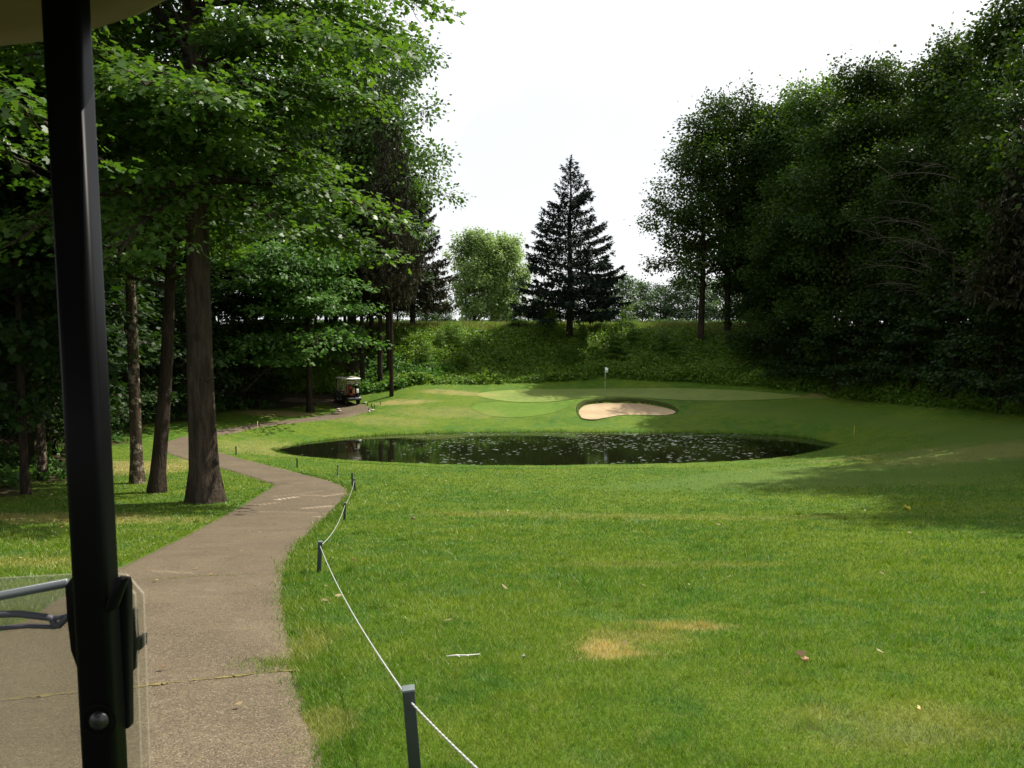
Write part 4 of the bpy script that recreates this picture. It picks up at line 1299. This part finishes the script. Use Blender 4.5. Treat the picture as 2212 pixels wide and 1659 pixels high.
# ------------------------------------------------------------------ small things on the course
M_POST = mat_plain("dark_green_post", (0.020, 0.030, 0.026), .6, var=.3, scale=25, bump=.2)
M_ROPE = mat_plain("white_rope", (0.38, 0.39, 0.36), .7, var=.3, scale=60)
def post_at(px, base_y, px_top_x, hgt=.41, w=.055, d=None):
    x, y, z = on_ground(px, base_y)
    return x, y, z
POSTS = []
def add_post(x, y, label, hgt=.42, w=.056, tilt=(0, 0), rz=.1):
    z = Tz(x, y)
    o = empty("rope_post", (x, y, z), rz)
    o.rotation_euler = (tilt[0], tilt[1], rz)
    bev_box("post_shaft", (0, 0, hgt / 2 - .1), (w, w, hgt + .2), .004, M_POST, o)
    bev_box("post_cap", (0, 0, hgt + .004), (w + .003, w + .003, .012), .003, mat_cap, o)
    tag(o, label, "post", "stubby posts of the rope barrier")
    top = Vector((x, y, z)) + (Matrix.Rotation(tilt[1], 3, 'Y') @ Matrix.Rotation(tilt[0], 3, 'X')) @ Vector((0, 0, hgt - .055))
    POSTS.append(np.array(top))
    return o
mat_cap = mat_plain("weathered_post_top", (0.11, 0.13, 0.13), .7, var=.25, scale=60)
p1 = unproj(np.array([415.5]), np.array([776.0]))[0]
add_post(.42, 1.75, "dark rope post standing below the frame beside the cart")
add_post(p1[0], p1[1], "nearest dark square post carrying the white rope", rz=.18, tilt=(0, -.07))
for (px, py, lab, tl) in [(689, 1236, "second dark post of the rope at the inner edge of the path", (0, .06)), (744, 1123, "third dark post of the rope beside the path bend", (0, .05)), (767, 1061, "fourth dark post where the white rope ends", (0, -.05)),
                          (761, 1051, "taller dark post standing just behind the rope's end", (0, 0)), (730, 1027, "small dark post beyond the rope's end on the pond lawn", (0, 0)), (642, 1010, "small dark post between the path and the pond's tip", (0, 0)), (510, 982, "farthest small dark post by the path near the pond's tip", (0, 0))]:
    x, y, z = on_ground(px, py)
    add_post(x, y, lab, tilt=tl, hgt=.42 if px != 761 else .5)
def rope(pts, sags, r, name, label, strands=3):
    mb = MB()
    P = []
    for (a, b), sg in zip(zip(pts[:-1], pts[1:]), sags):
        n = max(12, int(np.linalg.norm(b - a) / .02))
        t = np.linspace(0, 1, n, endpoint=False)[:, None]
        q = a * (1 - t) + b * t
        q[:, 2] -= sg * 4 * (t * (1 - t))[:, 0]
        P.append(q)
    P.append(pts[-1][None]); P = np.vstack(P)
    n = len(P); sides = 9
    tt = np.gradient(P, axis=0); tt /= np.linalg.norm(tt, axis=1)[:, None]
    uu = np.cross(tt, np.array([0, 0, 1.0])); uu /= np.linalg.norm(uu, axis=1)[:, None]
    ww = np.cross(uu, tt)
    s = np.r_[0, np.cumsum(np.linalg.norm(np.diff(P, axis=0), axis=1))]
    a = np.arange(sides) * 2 * math.pi / sides
    ang = a[None] + s[:, None] * 55.0
    rr = r * (1 + .22 * np.cos(3 * a))[None]
    V = P[:, None] + rr[..., None] * (np.cos(ang)[..., None] * uu[:, None] + np.sin(ang)[..., None] * ww[:, None])
    i = np.arange(n - 1)[:, None] * sides; j = np.arange(sides)[None, :]; j2 = (j + 1) % sides
    mb.add(V.reshape(-1, 3), np.stack([i + j, i + j2, i + sides + j2, i + sides + j], -1).reshape(-1, 4))
    o = mb.build(name, M_ROPE)
    tag(o, label, "rope")
rope(POSTS[:5], [.04, .10, .13, .10], .0050, "barrier_rope", "white twisted rope slung along the posts beside the path")
e6 = POSTS[6]
rope([e6, e6 + np.array([.3, -1.2, -.38])], [.06], .004, "loose_cord", "thin loose cord trailing from a small post to the lawn")

# flagstick
fx, fy = unproj(np.array([1307 * K]), np.array([851 * K]))[0]
fz = Tz(fx, fy) + .05
fs = empty("flagstick", (fx, fy, fz))
mb = MB(); mb.tube([(0, 0, -.1), (0, 0, 1.1), (0, 0, 2.12)], [.02, .018, .016], 8); mb.build("pole", mat_plain("pole_white", (.62, .63, .58), .4), fs)
mb = MB(); mb.tube([(0, 0, 1.02), (0, 0, 1.16)], [.026, .026], 8); mb.build("band", mat_plain("red_band", (.42, .05, .03), .5), fs)
mb = MB()
q = np.linspace(0, 1, 9)
V = []
for t in q:
    w = 1 - .55 * t
    V += [(.02 + .22 * t, .03 * math.sin(t * 6), 2.1 - .10 * t), (.02 + .17 * t, .05 * math.sin(t * 5 + .6), 2.1 - .44 - .02 * t)]
i = np.arange(8) * 2
mb.add(V, np.stack([i, i + 1, i + 3, i + 2], -1))
fl = mb.build("flag", mat_plain("flag_cloth", (.72, .76, .78), .8), fs)
sm = fl.modifiers.new("thickness", 'SOLIDIFY'); sm.thickness = .004
tag(fs, "flagstick with a small white flag on the green", "flagstick")

# hazard stakes
M_YEL = mat_plain("stake_yellow", (.62, .42, .05), .5)
for (px, py, h, lab) in [(556, 944, .95, "thin yellow stake on the lawn between the path and the pond"), (1844, 948, .8, "thin yellow stake on the fairway behind the pond's end")]:
    x, y, z = on_ground(px, py)
    mb = MB(); mb.tube([(0, 0, -.1), (.01, 0, h * .5), (.03, 0, h)], [.018, .018, .016], 6)
    o = mb.build("hazard_stake", M_YEL); o.location = (x, y, z)
    tag(o, lab, "stake", "yellow hazard stakes")

# row of stubs and a fallen rope at the bend beside the far cart
for k, (u_, v_) in enumerate([(1214, 950), (1307, 985), (1370, 1010), (1245, 1078), (1330, 1050), (1500, 935)]):
    px = (1250 + u_ * .1808) * .25 / K; py = (1450 + v_ * .1808) * .25 / K
    x, y, z = on_ground(px, py)
    mb = MB(); mb.tube([(0, 0, -.1), (0, 0, .24), (.01, 0, .26)], [.035, .03, .02], 6)
    o = mb.build("wooden_stub", M_POST); o.location = (x, y, z)
    tag(o, "little dark stub in the bare ground at the far path bend", "stub", "stubs at the far path bend")
M_STONE = mat_plain("edge_stone", (.42, .37, .29), .85, var=.3, scale=12, bump=.4)
rgs = np.random.default_rng(3)
for k, (u_, v_) in enumerate([(575, 1045), (600, 1085), (1255, 1095), (1330, 1065), (1185, 900)]):
    px = (1250 + u_ * .1808) * .25 / K; py = (1450 + v_ * .1808) * .25 / K
    x, y, z = on_ground(px, py)
    bm = bmesh.new(); bmesh.ops.create_icosphere(bm, subdivisions=2, radius=.10)
    for v in bm.verts:
        v.co = Vector((v.co.x * 1.7, v.co.y * 1.1, v.co.z * .7)) * (1 + rgs.normal(0, .07))
    me = bpy.data.meshes.new("edge_stone"); bm.to_mesh(me); bm.free(); me.materials.append(M_STONE)
    o = link("edge_stone", me, loc=(x, y, z + .04)); o.rotation_euler = (0, 0, rgs.random() * 3)
    tag(o, ["pale stone at the inner curb of the far path bend", "pale flat stone nearest the golf cart's wheel ruts", "pale stone on the outer side of the far path bend", "pale stone among the dark stubs", "small stone in the bare ground beside the golf cart"][k], "stone")

# twig, leaves and bits on the lawn
M_PALEWOOD = mat_plain("bleached_twig", (.55, .54, .50), .7, var=.2, scale=80)
x, y, z = on_ground(1001, 1429)
o = empty("twig", (x, y, z + .045), R_(4))
mb = MB(); mb.tube([(-.125, 0, 0), (-.05, .004, .003), (.03, -.003, .004), (.125, .002, .008)], [.005, .006, .005, .003], 6); mb.build("stem", M_PALEWOOD, o)
for k, (a, s) in enumerate([(-.045, -.03), (.02, -.02)]):
    mb = MB(); mb.tube([(a, 0, .002), (a + .02, s, .004)], [.005, .003], 5); mb.build("spur", M_PALEWOOD, o)
tag(o, "pale bleached twig lying on the near lawn", "twig")
def fallen_leaf(px, py, size, c, label, tilt=.5, rz=.4):
    x, y, z = on_ground(px, py)
    mb = MB()
    leaf_faces(mb, np.zeros((1, 3)), np.array([[1.0, 0, .25]]), np.array([[0, -.5, 1.0]]), np.array([size]), 'maple', np.zeros(1))
    o = mb.build("fallen_leaf", mat_plain("leaf_" + str(int(px)), c, .5, var=.3, scale=30), smooth=False)
    o.location = (x, y, z + .05); o.rotation_euler = (tilt, 0, rz)
    sm = o.modifiers.new("thickness", 'SOLIDIFY'); sm.thickness = .002
    tag(o, label, "leaf")
fallen_leaf(1968, 1104, .22, (.50, .46, .05), "bright yellow leaf in the shade on the lawn", .9, 2.2)
fallen_leaf(1732, 1440, .06, (.20, .12, .04), "orange brown leaf lying above the near lawn corner", .2, .3)
fallen_leaf(1985, 1552, .04, (.50, .38, .10), "small yellowish leaf beside a dark divot in the near lawn", .4, 1.0)
fallen_leaf(1128, 1434, .04, (.10, .14, .08), "grey green leaf right of the pale twig", .7, .9)
fallen_leaf(888, 1124, .11, (.09, .05, .025), "dark brown leaf on the lawn right of the rope", .3, .2)
def litter():
    rg = np.random.default_rng(161)
    n = 700
    x = -17 + 32 * rg.random(n); y = 4 + 30 * rg.random(n)
    k = (poly_sd(x, y, POND) > .3) & ((x < -4) | (rg.random(n) < .35))
    x, y = x[k], y[k]; n = len(x)
    mb = MB()
    leaf_faces(mb, np.stack([x, y, T(x, y) + .045], -1), rg.normal(0, 1, (n, 3)) * np.array([1, 1, .2]), np.array([0, 0, 1.0]) + rg.normal(0, .3, (n, 3)), .035 + .06 * rg.random(n), 'oval', rg.random(n))
    o = mb.build("leaf_litter", mat_leaf("dead_leaf", (.14, .09, .04), (.36, .29, .15), (1, 1, .7), .2, .3, .5), smooth=False, var=True)
    tag(o, "small dry leaves scattered over the lawn and the path", "leaf litter", kind="stuff")
litter()

# ------------------------------------------------------------------ golf carts
M_BLACK = mat_plain("black_painted_steel", (0.004, 0.0042, 0.0045), .40, spec=.06, var=.2, scale=40)
M_RUBBER = mat_plain("rubber", (0.014, 0.014, 0.014), .8, var=.2, scale=30, bump=.2)
M_ROOF = mat_plain("cart_roof_plastic", (0.12, 0.083, 0.033), .55, var=.07, scale=8)
M_ROOFW = mat_plain("cart_roof_cream", (0.78, 0.75, 0.66), .45, var=.05, scale=8)
M_BODY = mat_plain("cart_body_dark", (0.018, 0.022, 0.020), .35, var=.1, scale=8)
M_SEAT = mat_plain("cart_seat_tan", (0.26, 0.14, 0.05), .6, var=.15, scale=25)
M_HUB = mat_plain("wheel_hub", (0.30, 0.30, 0.30), .35, metal=.6, var=.15)
M_ACRYL = mat_acrylic()
M_ALU = mat_plain("bright_trim", (0.62, 0.66, 0.70), .3, metal=.7, var=.1)
M_STRAP = mat_plain("grey_strap", (0.055, 0.055, 0.075), .6, var=.2)

def round_rect(hw, y0, y1, r, inset=0.0, n=10):
    hw, y0, y1, r = hw - inset, y0 + inset, y1 - inset, max(.02, r - inset)
    out = []
    for cx, cy, a0 in ((hw - r, y1 - r, 0), (-hw + r, y1 - r, 90), (-hw + r, y0 + r, 180), (hw - r, y0 + r, 270)):
        for k in range(n + 1):
            a = R_(a0 + 90 * k / n)
            out.append((cx + r * math.cos(a), cy + r * math.sin(a)))
    return out

def cart_roof(parent, mat, z0):
    rings = [(.45, .050), (.16, .045), (.075, .028), (.055, .004), (.02, 0), (0, .012), (.002, .035), (.03, .070), (.14, .10), (.45, .118)]
    mb = MB()
    m = None; V = []
    for ins, dz in rings:
        q = round_rect(.74, -1.25, 1.16, .58, ins)
        m = len(q)
        V += [(x, y, z0 + dz) for x, y in q]
    F = []
    for k in range(len(rings) - 1):
        for j in range(m):
            F.append((k * m + j, (k + 1) * m + j, (k + 1) * m + (j + 1) % m, k * m + (j + 1) % m)[::-1])
    mb.add(V, F)
    mb.f.setdefault(m, []).append(np.array([list(range(m)), list(range((len(rings) - 1) * m, len(rings) * m))[::-1]]))
    return mb.build("roof", mat, parent)

def wheel(parent, x, y, r=.23, w=.19):
    o = bpy.data.objects.new("wheel", None); COL.objects.link(o); o.parent = parent; o.location = (x, y, r)
    def lathe(prof, name, mat):
        mb = MB(); n = 24; k = len(prof)
        V = [(px, pr * math.cos(2 * math.pi * a / n), pr * math.sin(2 * math.pi * a / n)) for a in range(n) for px, pr in prof]
        F = [(a * k + j, a * k + j + 1, ((a + 1) % n) * k + j + 1, ((a + 1) % n) * k + j) for a in range(n) for j in range(k - 1)]
        mb.add(V, F); return mb.build(name, mat, o)
    lathe([(-w / 2, .12), (-w / 2, r - .04), (-w / 2 + .03, r), (w / 2 - .03, r), (w / 2, r - .04), (w / 2, .12)], "tyre", M_RUBBER)
    lathe([(-w / 2 + .01, .001), (-w / 2 + .01, .05), (-w / 2 + .03, .06), (-w / 2 + .03, .125), (w / 2 - .03, .125), (w / 2 - .03, .06), (w / 2 - .01, .05), (w / 2 - .01, .001)], "rim", M_HUB)

def golf_cart(name, loc, rot, roof_mat, label, strut_top=1.96):
    c = empty(name, loc); c.rotation_euler = rot
    prism("rear_body", [(-1.15, .34), (-.05, .30), (-.02, .62), (-.20, .74), (-.62, .76), (-.80, .66), (-1.12, .60), (-1.2, .48)], 1.14, 0, M_BODY, c, .03)
    bev_box("floor_pan", (0, .45, .29), (1.12, 1.2, .06), .015, M_BODY, c)
    prism("front_cowl", [(1.00, .30), (1.50, .34), (1.60, .46), (1.55, .56), (1.30, .74), (1.12, .86), (1.02, .88), (.97, .80)], 1.10, 0, M_BODY, c, .03)
    bev_box("seat_cushion", (0, -.36, .80), (1.08, .48, .12), .04, M_SEAT, c, 3)
    bev_box("seat_back", (0, -.66, 1.10), (1.06, .10, .42), .04, M_SEAT, c, 3, Matrix.Rotation(R_(-8), 4, 'X'))
    bev_box("bag_rack", (0, -1.02, .70), (.95, .28, .05), .015, M_BLACK, c)
    bev_box("rear_bumper", (0, -1.24, .40), (1.0, .08, .12), .03, M_BLACK, c)
    for sx_ in (-1, 1):
        mb = MB(); mb.tube([(sx_ * .48, -.72, .74), (sx_ * .50, -.86, 1.4), (sx_ * .52, -.92, strut_top + .03)], [.018, .018, .018], 8); mb.build("rear_strut", M_BLACK, c)
        wheel(c, sx_ * .50, -.72); wheel(c, sx_ * .49, 1.16)
    mb = MB()
    a = np.linspace(0, 2 * math.pi, 25)
    tl = R_(35)
    mb.tube(np.stack([-.27 + .17 * np.cos(a), .72 - .17 * np.sin(a) * math.sin(tl), .98 + .17 * np.sin(a) * math.cos(tl)], -1), .012, 6, cap=False)
    mb.build("steering_wheel", M_BLACK, c)
    mb = MB(); mb.tube([(-.27, .72, .98), (-.27, .95, .82), (-.27, 1.03, .80)], [.018, .02, .02], 6); mb.build("steering_column", M_BLACK, c)
    cart_roof(c, roof_mat, strut_top)
    tag(c, label, "golf cart")
    return c

# -- the parked cart on the far path
cx_, cy_, cz_ = on_ground(744, 878)
far_rot = R_(36)
fc = golf_cart("golf_cart", (cx_ + .1, cy_ + .9, Tz(cx_ + .1, cy_ + .9) + .015), (0, 0, far_rot), M_ROOFW, "parked golf cart with a cream roof and golf bags on the far path")
for sx_ in (-1, 1):
    mb = MB(); mb.tube([(sx_ * .50, .98, .86), (sx_ * .50, .95, 1.98)], [.022, .022], 8); mb.build("front_strut", M_BLACK, fc)
bev_box("windshield", (0, 1.0, 1.42), (.96, .006, 1.0), .002, M_ACRYL, fc, 1)
bev_box("rear_panel", (0, -.90, 1.72), (1.0, .02, .26), .005, mat_plain("rear_valance", (.42, .36, .26), .6), fc, 1)
def golf_bag(lx, body, trim, label, seed):
    rg = np.random.default_rng(seed)
    m = fc.matrix_basis
    R = Matrix.Rotation(far_rot, 4, 'Z')
    base = R @ Vector((lx, -1.08, .62))
    o = empty("golf_bag", fc.location + base); o.rotation_euler = (R_(-10), 0, far_rot)
    mb = MB(); mb.tube([(0, 0, .12), (0, 0, .16), (0, 0, .5), (0, 0, .86), (0, 0, .90)], [.10, .125, .13, .13, .115], 14); mb.build("bag_body", body, o)
    bev_box("ball_pocket", (0, -.13, .42), (.20, .10, .34), .04, trim, o)
    mb = MB(); mb.tube([(0, 0, .86), (0, 0, .92)], [.14, .14], 14); mb.build("bag_collar", trim, o)
    for k in range(6):
        a = rg.random() * 6.28; r = .04 + .05 * rg.random()
        x, y = r * math.cos(a), r * math.sin(a); h = 1.08 + .14 * rg.random()
        mb = MB(); mb.tube([(x, y, .8), (x * 1.4, y * 1.4, h)], [.007, .007], 5)
        mb.build("club_shaft", M_HUB, o)
        bev_box("club_head", (x * 1.5 + .03, y * 1.5, h + .02), (.10, .05, .055), .02, M_COVER if k % 3 == 0 else M_ALU, o)
    tag(o, label, "golf bag", "golf bags on the parked cart")
M_COVER = mat_plain("blue_head_cover", (.02, .04, .20), .7)
M_RED = mat_plain("red_bag_cloth", (.28, .025, .015), .6)
M_WHT = mat_plain("white_bag_cloth", (.62, .62, .60), .5)
golf_bag(-.25, M_RED, M_BLACK, "red and black golf bag strapped to the parked cart", 1)
golf_bag(.26, M_BLACK, M_WHT, "black and white golf bag with a blue head cover on the parked cart", 2)

# -- the cart the picture is taken from
nc = golf_cart("golf_cart", (-.95, -.05, Tz(-.95, .2) + .03), (0, 0, 0), M_ROOF, "near golf cart with a beige roof and black strut at the frame's edge", 1.96)
nc.location.z = 0.0
def strut(sx_, parent):
    bm = bmesh.new()
    w = .041; d = .034
    top = Vector((sx_ * .466, .95, 1.99)); bot = Vector((sx_ * .480, .95, .80))
    bmesh.ops.create_cube(bm, size=1)
    for v in bm.verts:
        b = top if v.co.z > 0 else bot
        v.co = Vector((b.x + v.co.x * w, b.y + v.co.y * d, b.z))
    bmesh.ops.bevel(bm, geom=[e for e in bm.edges if abs((e.verts[0].co - e.verts[1].co).z) > .5], offset=.009, segments=4, profile=.6, affect='EDGES')
    me = bpy.data.meshes.new("front_strut"); bm.to_mesh(me); bm.free()
    for p in me.polygons: p.use_smooth = True
    me.materials.append(M_BLACK)
    return link("front_strut", me, parent)
st1 = strut(1, nc); strut(-1, nc)
# rivet, clamp plates and clip on the visible strut
mb = MB()
prof = [(.0, -.007), (.006, -.0065), (.0095, -.004), (.011, 0)]
n = 18
V = [(.481 + r * math.cos(2 * math.pi * a / n), .933 + dy - .001, 1.151 + r * math.sin(2 * math.pi * a / n)) for a in range(n) for r, dy in prof]
F = [(a * 4 + j, a * 4 + j + 1, ((a + 1) % n) * 4 + j + 1, ((a + 1) % n) * 4 + j) for a in range(n) for j in range(3)]
mb.add(V, F); mb.build("rivet", mat_plain("dark_rivet", (0.012, 0.012, 0.013), .3, spec=.4), st1)
mb = MB()
V = [(.481 + r * math.cos(2 * math.pi * a / n), .9315, 1.151 + r * math.sin(2 * math.pi * a / n)) for a in range(n) for r in (.017, .020)]
F = [(a * 2, a * 2 + 1, ((a + 1) % n) * 2 + 1, ((a + 1) % n) * 2) for a in range(n)]
mb.add(V, F); mb.build("washer", M_BLACK, st1)
def plate(name, pts, y0, th, mat, parent, bev=.003):
    bm = bmesh.new()
    a = [bm.verts.new((x, y0, z)) for x, z in pts]; b = [bm.verts.new((x, y0 + th, z)) for x, z in pts]
    bm.faces.new(a); bm.faces.new(b[::-1])
    k = len(pts)
    for i in range(k): bm.faces.new((a[i], b[i], b[(i + 1) % k], a[(i + 1) % k]))
    bmesh.ops.recalc_face_normals(bm, faces=bm.faces)
    bmesh.ops.bevel(bm, geom=bm.edges[:], offset=bev, segments=2, profile=.6, affect='EDGES')
    me = bpy.data.meshes.new(name); bm.to_mesh(me); bm.free()
    for p in me.polygons: p.use_smooth = True
    me.materials.append(mat)
    return link(name, me, parent)
def lp(px, py, y):
    """cart-local x, z of the point at cart-local depth y that the photograph shows at px, py (2212 px print)"""
    d = ray(np.array(px * K), np.array(py * K))
    t = (y - .05) / d[1]
    return (d[0] * t + .95, d[2] * t + CAMZ)
yy = .985
plate("clamp_plate", [lp(*q, yy) for q in [(146, 1262), (158, 1246), (200, 1244), (200, 1500), (186, 1480), (158, 1400), (150, 1330)]], .978, .012, M_BLACK, st1)
plate("clamp_plate", [lp(*q, .97) for q in [(245, 1300), (262, 1250), (278, 1246), (282, 1262), (285, 1568), (272, 1572), (262, 1470)]], .963, .014, M_BLACK, st1)
plate("clamp_plate", [lp(*q, .94) for q in [(232, 1312), (255, 1243), (276, 1243), (280, 1250), (258, 1310), (245, 1318)]], .93, .012, M_BLACK, st1, .004)
plate("windshield_clip", [lp(*q, 1.0) for q in [(284, 1320), (288, 1312), (291, 1330), (296, 1400), (292, 1446), (284, 1452)]], .995, .014, M_BLACK, st1)
plate("windshield_clip", [lp(*q, 1.03) for q in [(291, 1381), (303, 1378), (304, 1404), (293, 1408)]], 1.02, .03, M_BLACK, st1, .002)
# folded acrylic windshield: fixed lower pane and the upper pane folded down in front of it
ws = bpy.data.objects.new("windshield", None); COL.objects.link(ws); ws.parent = nc
def pane(name, ctop, cright, y, th=.005):
    x1, _ = lp(cright, 1450, y)
    zl = lp(0, ctop[0], y); zr = lp(150, ctop[1], y)
    sl = (zr[1] - zl[1]) / (zr[0] - zl[0])
    zt = lambda x: zr[1] + (x - zr[0]) * sl
    xl = -.52
    pts = [(xl, .86), (x1, .86), (x1, zt(x1) - .03), (x1 - .02, zt(x1 - .02) - .004), (x1 - .05, zt(x1 - .05)), (xl, zt(xl))]
    return plate(name, pts, y, th, M_ACRYL, ws, .0015), zt
pa, za = pane("lower_pane", (1287, 1258), 297, 1.00)
pb, zb = pane("folded_pane", (1249, 1241), 315, 1.035)
mb = MB()
x0, x1 = -.52, lp(146, 1270, .995)[0]
mb.add([(x0, .992, za(x0) - .004), (x1, .992, za(x1) - .004), (x1, .992, za(x1) + .006), (x0, .992, za(x0) + .006), (x0, .998, za(x0) - .004), (x1, .998, za(x1) - .004), (x1, .998, za(x1) + .006), (x0, .998, za(x0) + .006)],
       [(0, 1, 2, 3), (7, 6, 5, 4), (3, 2, 6, 7), (0, 4, 5, 1), (1, 5, 6, 2), (0, 3, 7, 4)])
mb.build("hinge_trim", mat_plain("hinge_plastic", (0.10, 0.115, 0.13), .35, spec=.5), ws, smooth=False)
def cord(pts, r, name, mat, y):
    q = np.array([(lp(a, b, y)[0], y, lp(a, b, y)[1]) for a, b in pts])
    mb = MB(); mb.tube(q, r, 6); return mb.build(name, mat, ws)
cord([(-200, 1318), (0, 1327), (40, 1326), (100, 1333), (112, 1336), (121, 1354), (128, 1351), (147, 1331), (155, 1329), (162, 1339), (180, 1345)], .0042, "strap", M_STRAP, .985)
cord([(-200, 1352), (0, 1357), (60, 1352), (121, 1354)], .003, "strap", M_STRAP, .987)
cord([(112, 1336), (147, 1331)], .003, "strap", M_STRAP, .985)
# bracket under the roof
def zr(px, py, z):
    d = ray(np.array(px * K), np.array(py * K)); t = (z - CAMZ) / d[2]
    return d[0] * t + .95, d[1] * t + .05
bx_, by_ = zr(207, 6, 1.985)
bev_box("roof_bracket", (bx_ - .005, by_ - .01, 1.995), (.026, .075, .03), .006, M_ROOF, nc, 3)
